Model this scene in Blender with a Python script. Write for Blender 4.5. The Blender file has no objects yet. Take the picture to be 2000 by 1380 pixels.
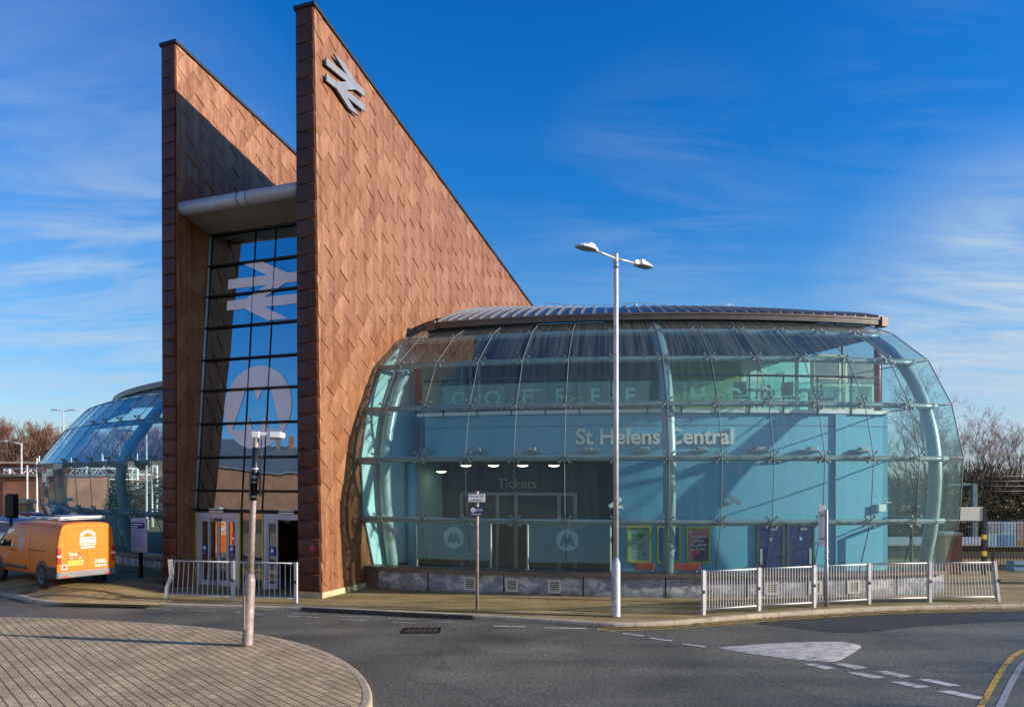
import bpy, bmesh, math, random
from mathutils import Vector, Matrix
random.seed(11)
PI = math.pi
R_ = math.radians
scene = bpy.context.scene
COL = scene.collection

# ------------------------------------------------------------------ camera geometry (metres; camera above the origin)
H = 3.2          # eye height above the road
FP = 1500.0      # focal length in photograph pixels (2000 wide)
HY = 930.0       # horizon row

def ray(px, py):
    return Vector(((px - 1000.0) / FP, 1.0, (HY - py) / FP))

def gp(px, py, z=0.0):
    """ground point under a photo measurement"""
    y = FP * (H - z) / (py - HY)
    return Vector(((px - 1000.0) / FP * y, y, z))

def dp(px, py, y):
    return Vector(((px - 1000.0) / FP * y, y, H + (HY - py) / FP * y))

# entrance frame: origin at the foot of the near fin, u along the facade to the right, v into the building
FO = Vector((-4.87, 19.6, 0))
UU = Vector((0.929, -0.370, 0)).normalized()
VV = Vector((0.370, 0.929, 0)).normalized()
def L(u, s, z):
    return Vector((FO.x + u * UU.x + s * VV.x, FO.y + u * UU.y + s * VV.y, z))
# drum axis
CX, CY, RS = 5.3, 43.4, 4.2   # radii below are given on the left wing's larger circle; RS takes them to this one
def D(r, phi, z):
    r = r - RS
    return Vector((CX + r * math.sin(phi), CY - r * math.cos(phi), z))
def phi_at(px, r):
    r = r - RS
    k = (px - 1000.0) / FP
    a = 1 + k * k; b = -2 * (k * CX + CY); c = CX * CX + CY * CY - r * r
    y = (-b - math.sqrt(max(0, b * b - 4 * a * c))) / (2 * a)
    return math.atan2(k * y - CX, CY - y)

# ------------------------------------------------------------------ mesh builder
class MB:
    def __init__(self):
        self.v = []; self.f = []; self.sm = []; self.mi = []
        self.m = 0
    def face(self, idx, smooth=False):
        self.f.append(tuple(idx)); self.sm.append(smooth); self.mi.append(self.m)
    def add(self, pts):
        n = len(self.v); self.v.extend([Vector(p) for p in pts]); return list(range(n, n + len(pts)))
    def poly(self, pts, smooth=False):
        self.face(self.add(pts), smooth)
    def box(self, c, size, rz=0.0, M=None):
        x, y, z = [s / 2 for s in size]
        pts = [Vector((a * x, b * y, d * z)) for d in (-1, 1) for a, b in ((-1, -1), (1, -1), (1, 1), (-1, 1))]
        if M is None:
            M = Matrix.Rotation(rz, 4, 'Z')
        pts = [M @ p + Vector(c) for p in pts]
        self.hexa(pts)
    def hexa(self, p):
        i = self.add(p)
        for q in ((0, 3, 2, 1), (4, 5, 6, 7), (0, 1, 5, 4), (1, 2, 6, 5), (2, 3, 7, 6), (3, 0, 4, 7)):
            self.face([i[k] for k in q])
    def bbox(self, c, size, bev=0.02, rz=0.0, M=None):
        """box with chamfered edges"""
        bm = bmesh.new()
        bmesh.ops.create_cube(bm, size=1.0)
        for v in bm.verts:
            v.co = Vector((v.co.x * size[0], v.co.y * size[1], v.co.z * size[2]))
        bmesh.ops.bevel(bm, geom=list(bm.edges), offset=min(bev, min(size) * 0.45), segments=2, affect='EDGES', profile=0.5)
        if M is None:
            M = Matrix.Rotation(rz, 4, 'Z')
        self.bm(bm, Matrix.Translation(Vector(c)) @ M)
    def bm(self, bm, M=Matrix.Identity(4), smooth=False):
        bm.verts.ensure_lookup_table()
        base = len(self.v)
        bm.verts.index_update()
        for v in bm.verts:
            self.v.append(M @ v.co)
        for f in bm.faces:
            self.face([base + v.index for v in f.verts], smooth or f.smooth)
        bm.free()
    def tube(self, path, r, n=10, caps=True, smooth=True):
        path = [Vector(p) for p in path]
        rs = r if isinstance(r, (list, tuple)) else [r] * len(path)
        rings = []
        up = None
        for k, p in enumerate(path):
            a = path[max(0, k - 1)]; b = path[min(len(path) - 1, k + 1)]
            t = (b - a).normalized()
            if up is None:
                up = Vector((0, 0, 1)) if abs(t.z) < 0.9 else Vector((1, 0, 0))
            x = t.cross(up).normalized(); yv = x.cross(t).normalized(); up = yv
            rings.append(self.add([p + rs[k] * (math.cos(2 * PI * j / n) * x + math.sin(2 * PI * j / n) * yv) for j in range(n)]))
        for a, b in zip(rings, rings[1:]):
            for j in range(n):
                self.face((a[j], a[(j + 1) % n], b[(j + 1) % n], b[j]), smooth)
        if caps:
            self.face(rings[0][::-1]); self.face(rings[-1])
    def lathe(self, prof, n=24, M=Matrix.Identity(4), smooth=True):
        rings = []
        for r, z in prof:
            rings.append(self.add([M @ Vector((r * math.cos(2 * PI * j / n), r * math.sin(2 * PI * j / n), z)) for j in range(n)]))
        for a, b in zip(rings, rings[1:]):
            for j in range(n):
                self.face((a[j], a[(j + 1) % n], b[(j + 1) % n], b[j]), smooth)
        self.face(rings[0][::-1]); self.face(rings[-1])
    def prism(self, pts, d):
        """polygon (list of 3-D points) extruded by vector d"""
        d = Vector(d); a = self.add(pts); b = self.add([Vector(p) + d for p in pts]); n = len(a)
        self.face(a[::-1]); self.face(b)
        for j in range(n):
            self.face((a[j], a[(j + 1) % n], b[(j + 1) % n], b[j]))
    def grid(self, rows, smooth=True, close=False):
        ids = [self.add(r) for r in rows]
        for a, b in zip(ids, ids[1:]):
            n = len(a)
            for j in range(n if close else n - 1):
                self.face((a[j], a[(j + 1) % n], b[(j + 1) % n], b[j]), smooth)
        return ids
    def strip(self, path, w, z=None):
        """flat ribbon along a ground path"""
        path = [Vector(p) for p in path]; rows = []
        for k, p in enumerate(path):
            t = (path[min(len(path) - 1, k + 1)] - path[max(0, k - 1)]); t.z = 0; t.normalize()
            nrm = Vector((-t.y, t.x, 0))
            rows.append([p - nrm * w / 2, p + nrm * w / 2])
        self.grid(rows, False)
    def build(self, name, mats, parent=None, local=False, normals=True):
        me = bpy.data.meshes.new(name)
        inv = Matrix.Identity(4)
        if parent is not None and not local:
            inv = WM[parent.name].inverted()
        me.from_pydata([tuple(inv @ p) for p in self.v], [], self.f)
        if not isinstance(mats, (list, tuple)):
            mats = [mats]
        for m in mats:
            me.materials.append(m)
        me.polygons.foreach_set('use_smooth', self.sm)
        me.polygons.foreach_set('material_index', self.mi)
        if normals:
            bm = bmesh.new(); bm.from_mesh(me)
            bmesh.ops.recalc_face_normals(bm, faces=bm.faces)
            bm.to_mesh(me); bm.free()
        me.update()
        o = bpy.data.objects.new(name, me); COL.objects.link(o)
        WM[o.name] = Matrix.Identity(4)
        if parent is not None:
            o.parent = parent
            WM[o.name] = WM[parent.name].copy()
        return o

WM = {}
def tag(o, label=None, cat=None, group=None, kind=None):
    if label: o['label'] = label
    if cat: o['category'] = cat
    if group: o['group'] = group
    if kind: o['kind'] = kind
    return o
def thing(name, label, cat, loc=(0, 0, 0), rz=0.0, group=None):
    o = bpy.data.objects.new(name, None); COL.objects.link(o)
    o.empty_display_size = 0.2
    o.location = loc; o.rotation_euler = (0, 0, rz)
    WM[o.name] = Matrix.Translation(Vector(loc)) @ Matrix.Rotation(rz, 4, 'Z')
    return tag(o, label, cat, group)
def kids(o):
    return [c for c in COL.objects if c.parent == o]
def dup(root, loc, rz, label, group=None):
    def cp(o, par):
        c = o.copy(); COL.objects.link(c)
        if par is not None: c.parent = par
        for ch in kids_map.get(o.name, []): cp(ch, c)
        return c
    kids_map = {}
    for c in COL.objects:
        if c.parent: kids_map.setdefault(c.parent.name, []).append(c)
    r = cp(root, None); r.location = loc; r.rotation_euler = (0, 0, rz)
    if label: r['label'] = label
    if group: r['group'] = group
    WM[r.name] = Matrix.Translation(Vector(loc)) @ Matrix.Rotation(rz, 4, 'Z')
    return r

_tc = {}
def text_geo(s, size=1.0, bold=0.0, ext=0.0, align='CENTER', shear=0.0, spacing=1.0):
    """vertices and faces of a line of text in its own x (along), y (up), z (depth) space"""
    key = (s, size, bold, ext, align, shear, spacing)
    if key not in _tc:
        cu = bpy.data.curves.new('lettering', 'FONT'); cu.body = s; cu.size = size; cu.offset = bold * size; cu.extrude = ext
        cu.align_x = align; cu.shear = shear; cu.space_character = spacing; cu.resolution_u = 3
        ob = bpy.data.objects.new('lettering', cu); COL.objects.link(ob)
        dg = bpy.context.evaluated_depsgraph_get()
        me = bpy.data.meshes.new_from_object(ob.evaluated_get(dg))
        vs = [v.co.copy() for v in me.vertices]; fs = [tuple(p.vertices) for p in me.polygons]
        bpy.data.objects.remove(ob); bpy.data.meshes.remove(me); bpy.data.curves.remove(cu)
        _tc[key] = (vs, fs)
    return _tc[key]
def put_text(mb, s, fn, **k):
    """fn maps Vector(x along, y up, z depth) to world"""
    vs, fs = text_geo(s, **k)
    i = mb.add([fn(v) for v in vs])
    for f in fs:
        mb.face([i[j] for j in f])
def flat_fn(origin, xdir, ydir, zdir):
    o = Vector(origin); a = Vector(xdir).normalized(); b = Vector(ydir).normalized(); c = Vector(zdir).normalized()
    return lambda p: o + a * p.x + b * p.y + c * p.z
def fill_holes(loops):
    """2-D outline with holes -> (verts, tris)"""
    bm = bmesh.new(); ed = []
    for lp in loops:
        vs = [bm.verts.new((p[0], p[1], 0)) for p in lp]
        for a, b in zip(vs, vs[1:] + vs[:1]):
            ed.append(bm.edges.new((a, b)))
    bmesh.ops.triangle_fill(bm, use_beauty=True, use_dissolve=False, edges=ed)
    bm.verts.index_update()
    vs = [v.co.copy() for v in bm.verts]; fs = [tuple(v.index for v in f.verts) for f in bm.faces]
    bm.free(); return vs, fs
M_OUT = [(-1, 0), (-.53, 0), (-.34, .31), (-.17, 0), (.17, 0), (.34, .31), (.53, 0), (1, 0), (.52, 1), (.22, 1), (0, .66), (-.22, 1), (-.52, 1)]
def m_logo(mb, r, fn, hole=True):
    circ = [(r * math.cos(2 * PI * k / 48), r * math.sin(2 * PI * k / 48)) for k in range(48)]
    mm = [(x * r * .70, (y - .52) * r * 1.02) for x, y in M_OUT]
    vs, fs = fill_holes([circ, mm])
    i = mb.add([fn(v) for v in vs])
    for f in fs: mb.face([i[j] for j in f])
def clip_poly(poly, a, b, c):
    """keep a*x+b*y<=c"""
    out = []
    n = len(poly)
    for k in range(n):
        p, q = poly[k], poly[(k + 1) % n]
        dp_ = a * p[0] + b * p[1] - c; dq = a * q[0] + b * q[1] - c
        if dp_ <= 0: out.append(p)
        if (dp_ < 0 < dq) or (dq < 0 < dp_):
            t = dp_ / (dp_ - dq); out.append((p[0] + t * (q[0] - p[0]), p[1] + t * (q[1] - p[1])))
    return out
def stroke(p, q, w):
    dx, dy = q[0] - p[0], q[1] - p[1]; l = math.hypot(dx, dy); nx, ny = -dy / l * w / 2, dx / l * w / 2
    return [(p[0] + nx, p[1] + ny), (q[0] + nx, q[1] + ny), (q[0] - nx, q[1] - ny), (p[0] - nx, p[1] - ny)]
def rail_logo(mb, fn, width, thick):
    """two bars crossed by a zigzag arrow, as one emblem; fn(x right, y up, depth)"""
    k = width / 62.0
    zz = [(1, -8.9), (46, 12.4), (16, 26.6), (61, 47.9)]
    pieces = [stroke((0, 12.4), (62, 12.4), 6.4), stroke((0, 26.6), (62, 26.6), 6.4)]
    for a, b in zip(zz, zz[1:]):
        d = ((b[0] - a[0]), (b[1] - a[1])); l = math.hypot(*d); e = 1.6
        a2 = (a[0] - d[0] / l * e, a[1] - d[1] / l * e); b2 = (b[0] + d[0] / l * e, b[1] + d[1] / l * e)
        pieces.append(stroke(a2, b2, 6.6))
    for j, p in enumerate(pieces):
        p = clip_poly(clip_poly(p, 0, -1, 0), 0, 1, 39)
        dd = thick + 0.0025 * j
        bot = [fn(Vector(((x - 31) * k, (19.5 - y) * k, 0))) for x, y in p]
        top = [fn(Vector(((x - 31) * k, (19.5 - y) * k, dd))) for x, y in p]
        a = mb.add(bot); b = mb.add(top); n = len(a)
        mb.face(b)
        if thick > 0.01:
            for q in range(n): mb.face((a[q], a[(q + 1) % n], b[(q + 1) % n], b[q]))

# ------------------------------------------------------------------ materials
def new_mat(name):
    m = bpy.data.materials.new(name); m.use_nodes = True
    nt = m.node_tree; nt.nodes.clear()
    out = nt.nodes.new('ShaderNodeOutputMaterial')
    return m, nt, out
def N(nt, typ, **kw):
    n = nt.nodes.new(typ)
    for k, v in kw.items():
        if k in n.inputs.keys() if hasattr(n.inputs, 'keys') else False:
            n.inputs[k].default_value = v
        else:
            setattr(n, k, v)
    return n
def noise(nt, vec, scale, detail=4, rough=.55, dist=0.0):
    n = nt.nodes.new('ShaderNodeTexNoise'); n.inputs['Scale'].default_value = scale; n.inputs['Detail'].default_value = detail
    n.inputs['Roughness'].default_value = rough; n.inputs['Distortion'].default_value = dist
    if vec is not None: nt.links.new(vec, n.inputs['Vector'])
    return n
def ramp(nt, fac, stops):
    r = nt.nodes.new('ShaderNodeValToRGB'); el = r.color_ramp.elements
    while len(el) < len(stops): el.new(0.5)
    for e, (p, c) in zip(el, stops):
        e.position = p; e.color = (c[0], c[1], c[2], 1) if not isinstance(c, (int, float)) else (c, c, c, 1)
    nt.links.new(fac, r.inputs['Fac'])
    return r
def mixc(nt, fac, a, b, mode='MIX'):
    m = nt.nodes.new('ShaderNodeMix'); m.data_type = 'RGBA'; m.blend_type = mode
    for sock, val in ((m.inputs[0], fac), (m.inputs[6], a), (m.inputs[7], b)):
        if hasattr(val, 'is_linked') or hasattr(val, 'links'):
            nt.links.new(val, sock)
        elif isinstance(val, (int, float)): sock.default_value = val
        else: sock.default_value = (val[0], val[1], val[2], 1)
    return m.outputs[2]
def math_(nt, op, a, b=None, clamp=False):
    m = nt.nodes.new('ShaderNodeMath'); m.operation = op; m.use_clamp = clamp
    for k, val in enumerate((a, b)):
        if val is None: continue
        if isinstance(val, (int, float)): m.inputs[k].default_value = val
        else: nt.links.new(val, m.inputs[k])
    return m.outputs[0]
def pos(nt):
    return nt.nodes.new('ShaderNodeNewGeometry').outputs['Position']
def objco(nt):
    return nt.nodes.new('ShaderNodeTexCoord').outputs['Object']
def mapping(nt, vec, scale=(1, 1, 1), rot=(0, 0, 0), loc=(0, 0, 0)):
    m = nt.nodes.new('ShaderNodeMapping'); m.inputs['Scale'].default_value = scale; m.inputs['Rotation'].default_value = rot; m.inputs['Location'].default_value = loc
    nt.links.new(vec, m.inputs['Vector']); return m.outputs[0]
def bump(nt, h, strength=.3, dist=.02):
    b = nt.nodes.new('ShaderNodeBump'); b.inputs['Strength'].default_value = strength; b.inputs['Distance'].default_value = dist
    nt.links.new(h, b.inputs['Height']); return b.outputs[0]
def bsdf(nt, out, color=None, rough=.6, metal=0.0, normal=None, spec=.5, coat=0.0):
    p = nt.nodes.new('ShaderNodeBsdfPrincipled')
    if color is not None:
        if isinstance(color, (tuple, list)): p.inputs['Base Color'].default_value = (*color[:3], 1)
        else: nt.links.new(color, p.inputs['Base Color'])
    if isinstance(rough, (int, float)): p.inputs['Roughness'].default_value = rough
    else: nt.links.new(rough, p.inputs['Roughness'])
    p.inputs['Metallic'].default_value = metal; p.inputs['Specular IOR Level'].default_value = spec
    p.inputs['Coat Weight'].default_value = coat; p.inputs['Coat Roughness'].default_value = .08
    if normal is not None: nt.links.new(normal, p.inputs['Normal'])
    if out is not None: nt.links.new(p.outputs[0], out.inputs['Surface'])
    return p
def pm(name, c, rough=.6, metal=0.0, var=.18, scale=4.0, bmp=0.0, bscale=40.0, spec=.5, coat=0.0, stretch=(1, 1, 1)):
    """painted / plain surface with a slow tone variation and optional fine grain"""
    m, nt, out = new_mat(name)
    v = mapping(nt, objco(nt), stretch)
    n = noise(nt, v, scale, 5, .6)
    lo = [max(0, x * (1 - var)) for x in c]; hi = [min(1, x * (1 + var)) for x in c]
    r = ramp(nt, n.outputs['Fac'], [(.3, lo), (.7, hi)])
    nrm = None
    if bmp:
        nrm = bump(nt, noise(nt, v, bscale, 3).outputs['Fac'], bmp, .01)
    rg = math_(nt, 'MULTIPLY_ADD', n.outputs['Fac'], .2); nt.nodes[-1].inputs[2].default_value = rough - .1
    bsdf(nt, out, r.outputs[0], rg, metal, nrm, spec, coat)
    return m
def emit(name, c, s):
    m, nt, out = new_mat(name)
    e = nt.nodes.new('ShaderNodeEmission'); e.inputs[0].default_value = (*c, 1); e.inputs[1].default_value = s
    nt.links.new(e.outputs[0], out.inputs['Surface']); return m
def glass(name, tint, refl=1.0, dirt=0.0, streak=0.0, ior=1.5, base_refl=0.0, dirtcol=(.6, .62, .58), wave=0.0, gcol=(.92, .96, .97)):
    """clear tinted sheet: passes light straight through, mirrors by angle, with a film of dirt"""
    m, nt, out = new_mat(name)
    tr = nt.nodes.new('ShaderNodeBsdfTransparent'); tr.inputs[0].default_value = (*tint, 1)
    gl = nt.nodes.new('ShaderNodeBsdfGlossy'); gl.inputs['Roughness'].default_value = 0.01
    gl.inputs[0].default_value = (*gcol, 1)
    if wave:
        nn = noise(nt, mapping(nt, pos(nt), (1.2, 1.2, .35)), .9, 1)
        nrm = bump(nt, nn.outputs['Fac'], wave, .05)
        nt.links.new(nrm, gl.inputs['Normal'])
    ge = nt.nodes.new('ShaderNodeNewGeometry'); dt = nt.nodes.new('ShaderNodeVectorMath'); dt.operation = 'DOT_PRODUCT'
    nt.links.new(ge.outputs['Incoming'], dt.inputs[0]); nt.links.new(ge.outputs['Normal'], dt.inputs[1])
    cz = math_(nt, 'SUBTRACT', 1.0, math_(nt, 'ABSOLUTE', dt.outputs['Value']), True)
    r0 = ((ior - 1) / (ior + 1)) ** 2 * 1.35
    f = math_(nt, 'MULTIPLY', math_(nt, 'POWER', cz, 5.0), 1 - r0); f = math_(nt, 'ADD', f, r0)
    f = math_(nt, 'MULTIPLY', f, refl)
    f = math_(nt, 'ADD', f, base_refl, True)
    mx = nt.nodes.new('ShaderNodeMixShader'); nt.links.new(f, mx.inputs[0]); nt.links.new(tr.outputs[0], mx.inputs[1]); nt.links.new(gl.outputs[0], mx.inputs[2])
    last = mx.outputs[0]
    if dirt or streak:
        df = nt.nodes.new('ShaderNodeBsdfDiffuse'); df.inputs[0].default_value = (*dirtcol, 1)
        sp_ = nt.nodes.new('ShaderNodeSeparateXYZ'); nt.links.new(pos(nt), sp_.inputs[0])
        an = math_(nt, 'ARCTAN2', math_(nt, 'SUBTRACT', sp_.outputs[0], CX), math_(nt, 'SUBTRACT', CY, sp_.outputs[1]))
        cb = nt.nodes.new('ShaderNodeCombineXYZ'); nt.links.new(math_(nt, 'MULTIPLY', an, 150.0), cb.inputs[0]); nt.links.new(math_(nt, 'MULTIPLY', sp_.outputs[2], .35), cb.inputs[2])
        n1 = noise(nt, cb.outputs[0], 1.5, 4, .65)
        s = ramp(nt, n1.outputs['Fac'], [(.42, 0.0), (.75, 1.0)])
        a = math_(nt, 'MULTIPLY', s.outputs[0], streak); a = math_(nt, 'ADD', a, dirt, True)
        m2 = nt.nodes.new('ShaderNodeMixShader'); nt.links.new(a, m2.inputs[0]); nt.links.new(last, m2.inputs[1]); nt.links.new(df.outputs[0], m2.inputs[2])
        last = m2.outputs[0]
    nt.links.new(last, out.inputs['Surface'])
    return m

MAT = {}
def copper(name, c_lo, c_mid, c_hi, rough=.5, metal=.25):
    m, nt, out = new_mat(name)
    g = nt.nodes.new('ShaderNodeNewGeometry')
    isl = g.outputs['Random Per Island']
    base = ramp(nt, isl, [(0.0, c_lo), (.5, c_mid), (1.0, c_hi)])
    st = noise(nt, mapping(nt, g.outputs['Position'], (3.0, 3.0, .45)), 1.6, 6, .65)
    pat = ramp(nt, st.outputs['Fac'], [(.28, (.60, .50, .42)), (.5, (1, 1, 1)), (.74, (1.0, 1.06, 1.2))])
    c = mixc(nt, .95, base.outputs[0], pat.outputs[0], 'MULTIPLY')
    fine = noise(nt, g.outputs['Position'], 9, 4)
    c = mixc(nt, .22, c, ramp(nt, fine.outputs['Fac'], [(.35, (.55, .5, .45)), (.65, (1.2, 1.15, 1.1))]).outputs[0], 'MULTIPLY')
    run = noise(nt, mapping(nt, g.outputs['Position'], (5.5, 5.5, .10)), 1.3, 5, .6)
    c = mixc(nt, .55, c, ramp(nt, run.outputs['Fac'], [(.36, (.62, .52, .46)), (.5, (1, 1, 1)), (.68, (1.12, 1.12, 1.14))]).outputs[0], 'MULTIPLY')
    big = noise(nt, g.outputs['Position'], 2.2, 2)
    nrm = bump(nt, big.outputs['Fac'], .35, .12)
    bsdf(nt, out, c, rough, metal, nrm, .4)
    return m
MAT['copper'] = copper('oxidised_copper', (.270, .114, .052), (.315, .140, .065), (.36, .168, .082), .42, .3)
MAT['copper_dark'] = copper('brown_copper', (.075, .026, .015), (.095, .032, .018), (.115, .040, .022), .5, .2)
MAT['dark_metal'] = pm('dark_metal', (.02, .02, .022), .45, .3)
MAT['fascia'] = pm('dark_fascia', (.105, .088, .078), .45, .3, .2, 3)
MAT['bronze'] = pm('bronze_trim', (.15, .115, .095), .45, .4, .2, 3)
MAT['zinc'] = pm('zinc_roof', (.24, .245, .26), .38, .5, .12, 2)
MAT['zinc_pale'] = pm('pale_zinc_roof', (.50, .50, .50), .45, .3, .1, 2)
MAT['steel_grey'] = pm('grey_steel', (.30, .33, .35), .4, .3, .12, 3)
MAT['steel_blue'] = pm('bluegrey_steel', (.30, .38, .40), .38, .15, .12, 3)
MAT['galv'] = pm('galvanised_steel', (.50, .50, .50), .42, .35, .18, 6)
MAT['spider'] = pm('dull_fitting', (.27, .28, .26), .5, .2, .1, 6)
MAT['galv_worn'] = pm('worn_galvanised_steel', (.33, .265, .24), .55, .25, .35, 9, .15, 60)
MAT['rail_white'] = pm('pale_painted_rail', (.56, .54, .52), .5, .1, .16, 6)
MAT['white'] = pm('white_paint', (.78, .78, .77), .5, 0, .05, 4)
MAT['cream'] = pm('cream_panel', (.62, .60, .52), .5, 0, .08, 3)
MAT['black'] = pm('black_paint', (.012, .012, .014), .4, 0, .3, 5)
MAT['rubber'] = pm('black_rubber', (.018, .018, .019), .75, 0, .3, 10)
MAT['yellow'] = pm('yellow_paint', (.75, .55, .01), .45)
MAT['lime'] = pm('lime_frame', (.50, .50, .06), .45)
MAT['red'] = pm('red_paint', (.55, .03, .02), .4)
MAT['seat_red'] = pm('red_seat', (.45, .06, .03), .45)
MAT['navy'] = pm('navy_paint', (.012, .02, .12), .4)
MAT['door_blue'] = pm('blue_door', (.012, .022, .13), .35)
MAT['blue_wall'] = pm('blue_plaster', (.145, .43, .60), .75, 0, .05, 2.5, .05, 80)
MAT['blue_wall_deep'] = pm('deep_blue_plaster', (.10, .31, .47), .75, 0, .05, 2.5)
MAT['cyan_wall'] = pm('pale_cyan_plaster', (.40, .66, .68), .75, 0, .05, 2.5)
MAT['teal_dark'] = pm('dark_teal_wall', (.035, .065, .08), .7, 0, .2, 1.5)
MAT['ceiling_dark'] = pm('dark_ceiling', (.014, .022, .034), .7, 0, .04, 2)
MAT['green_wall'] = pm('green_wall', (.12, .25, .06), .7)
MAT['red_wall'] = pm('dark_red_wall', (.22, .035, .03), .7)
MAT['floor_in'] = pm('station_floor', (.20, .20, .20), .35, 0, .12, 5)
MAT['frosted'] = pm('frosted_film', (.17, .29, .33), .55, 0, .06, 3)
MAT['frost_logo'] = pm('pale_frosted_film', (.42, .62, .68), .55, 0, .05, 3)
MAT['lilac'] = pm('lilac_film', (.86, .80, .86), .55, 0, .04, 3)
MAT['lilac_frame'] = pm('lilac_grey_frame', (.50, .48, .56), .45, .1, .08, 3)
MAT['sandstone'] = pm('sandstone', (.48, .40, .22), .8, 0, .25, 6, .2, 50)
MAT['silver_letters'] = pm('silver_letters', (.78, .76, .72), .5, 0, .06, 3)
MAT['grey_letters'] = pm('grey_letters', (.34, .36, .36), .5, 0, .06, 3)
MAT['teal_letters'] = pm('teal_letters', (.24, .68, .66), .6, 0, .05, 3)
MAT['emblem'] = pm('grey_emblem', (.20, .21, .235), .5, .2, .06, 3)
MAT['glow'] = emit('lamp_glow', (1.0, .86, .62), 3.2)
MAT['glass'] = glass('green_tinted_glass', (.80, .935, .91), 1.0, .055, .05, 1.5, .0, (.58, .76, .72))
MAT['glass_top'] = glass('streaked_top_glass', (.70, .87, .85), 1.0, .045, .20, 1.5, .02, (.40, .45, .38))
MAT['glass_left'] = glass('blue_tinted_glass', (.58, .80, .82), 1.0, .10, .08, 1.5, .04, (.26, .50, .54))
MAT['glass_entry'] = glass('mirror_dark_glass', (.30, .42, .45), 1.3, .0, .0, 1.6, .40, wave=.25, gcol=(.62, .84, .95))
MAT['glass_door'] = glass('door_glass', (.40, .50, .52), 1.3, .0, .0, 1.55, .25, wave=.12)
MAT['glass_rail'] = glass('balustrade_glass', (.74, .92, .88), 1.0, .05, .0, 1.5, .02, (.3, .55, .5))
MAT['glass_car'] = glass('car_glass', (.10, .14, .15), 1.3, 0, 0, 1.55, .15)
MAT['joint'] = pm('silicone_joint', (.16, .19, .18), .6)
def lit_both(name, c):
    m, nt, out = new_mat(name)
    d = nt.nodes.new('ShaderNodeBsdfDiffuse'); d.inputs[0].default_value = (*c, 1)
    t = nt.nodes.new('ShaderNodeBsdfTranslucent'); t.inputs[0].default_value = (*c, 1)
    mx = nt.nodes.new('ShaderNodeMixShader'); mx.inputs[0].default_value = .45
    nt.links.new(d.outputs[0], mx.inputs[1]); nt.links.new(t.outputs[0], mx.inputs[2]); nt.links.new(mx.outputs[0], out.inputs['Surface']); return m
MAT['teal_letters'] = lit_both('teal_film_letters', (.55, .95, .90))
def asphalt(name, c, speck=1.0, rough=.62, patch=True):
    m, nt, out = new_mat(name)
    p = pos(nt)
    n1 = noise(nt, p, 26, 5, .8); n2 = noise(nt, p, .55, 5, .6); n3 = noise(nt, p, 210, 2, .6)
    b = ramp(nt, n2.outputs['Fac'], [(.3, [x * .70 for x in c]), (.7, [x * 1.28 for x in c])])
    n5 = noise(nt, p, 16, 4, .7)
    s = ramp(nt, n1.outputs['Fac'], [(.36, (.35, .35, .36)), (.50, (1, 1, 1)), (.64, (2.0, 1.95, 1.85))])
    col = mixc(nt, .85 * speck, b.outputs[0], s.outputs[0], 'MULTIPLY')
    col = mixc(nt, .75, col, ramp(nt, n5.outputs['Fac'], [(.34, (.45, .45, .45)), (.5, (1, 1, 1)), (.66, (1.7, 1.66, 1.58))]).outputs[0], 'MULTIPLY')
    sp = ramp(nt, n3.outputs['Fac'], [(.66, 0.0), (.72, 1.0)])
    col = mixc(nt, math_(nt, 'MULTIPLY', sp.outputs[0], .35 * speck), col, (.34, .32, .29))
    # worn tracks and cracks
    vo = nt.nodes.new('ShaderNodeTexVoronoi'); vo.feature = 'DISTANCE_TO_EDGE'; vo.inputs['Scale'].default_value = .33
    wv = noise(nt, p, 2.2, 4); nt.links.new(mixc(nt, .16, p, wv.outputs['Color']), vo.inputs['Vector'])
    gate = ramp(nt, noise(nt, p, .35, 2).outputs['Fac'], [(.47, 0.0), (.54, 1.0)])
    cr = ramp(nt, vo.outputs['Distance'], [(.0, 1.0), (.007, 0.0)])
    col = mixc(nt, math_(nt, 'MULTIPLY', math_(nt, 'MULTIPLY', cr.outputs[0], gate.outputs[0]), .55), col, [x * .3 for x in c])
    # polished wheel paths, oil drips and pale dust
    trk = noise(nt, mapping(nt, p, (.12, .75, 1), (0, 0, .12)), 1.3, 3, .5)
    col = mixc(nt, .7, col, ramp(nt, trk.outputs['Fac'], [(.36, (.70, .70, .72)), (.5, (1, 1, 1)), (.66, (1.38, 1.36, 1.30))]).outputs[0], 'MULTIPLY')
    oil = noise(nt, p, 1.9, 3, .5); og = ramp(nt, oil.outputs['Fac'], [(.66, 0.0), (.74, 1.0)])
    col = mixc(nt, math_(nt, 'MULTIPLY', og.outputs[0], .55), col, [x * .35 for x in c])
    h = math_(nt, 'ADD', n1.outputs['Fac'], math_(nt, 'MULTIPLY', n3.outputs['Fac'], .5))
    rg = ramp(nt, n2.outputs['Fac'], [(.3, rough - .12), (.7, rough + .14)])
    bsdf(nt, out, col, rg.outputs[0], 0, bump(nt, h, .55, .012), .5)
    return m
MAT['asphalt'] = asphalt('asphalt', (.108, .102, .080))
MAT['asphalt_new'] = asphalt('new_asphalt', (.026, .026, .030), .8, .6)
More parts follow.
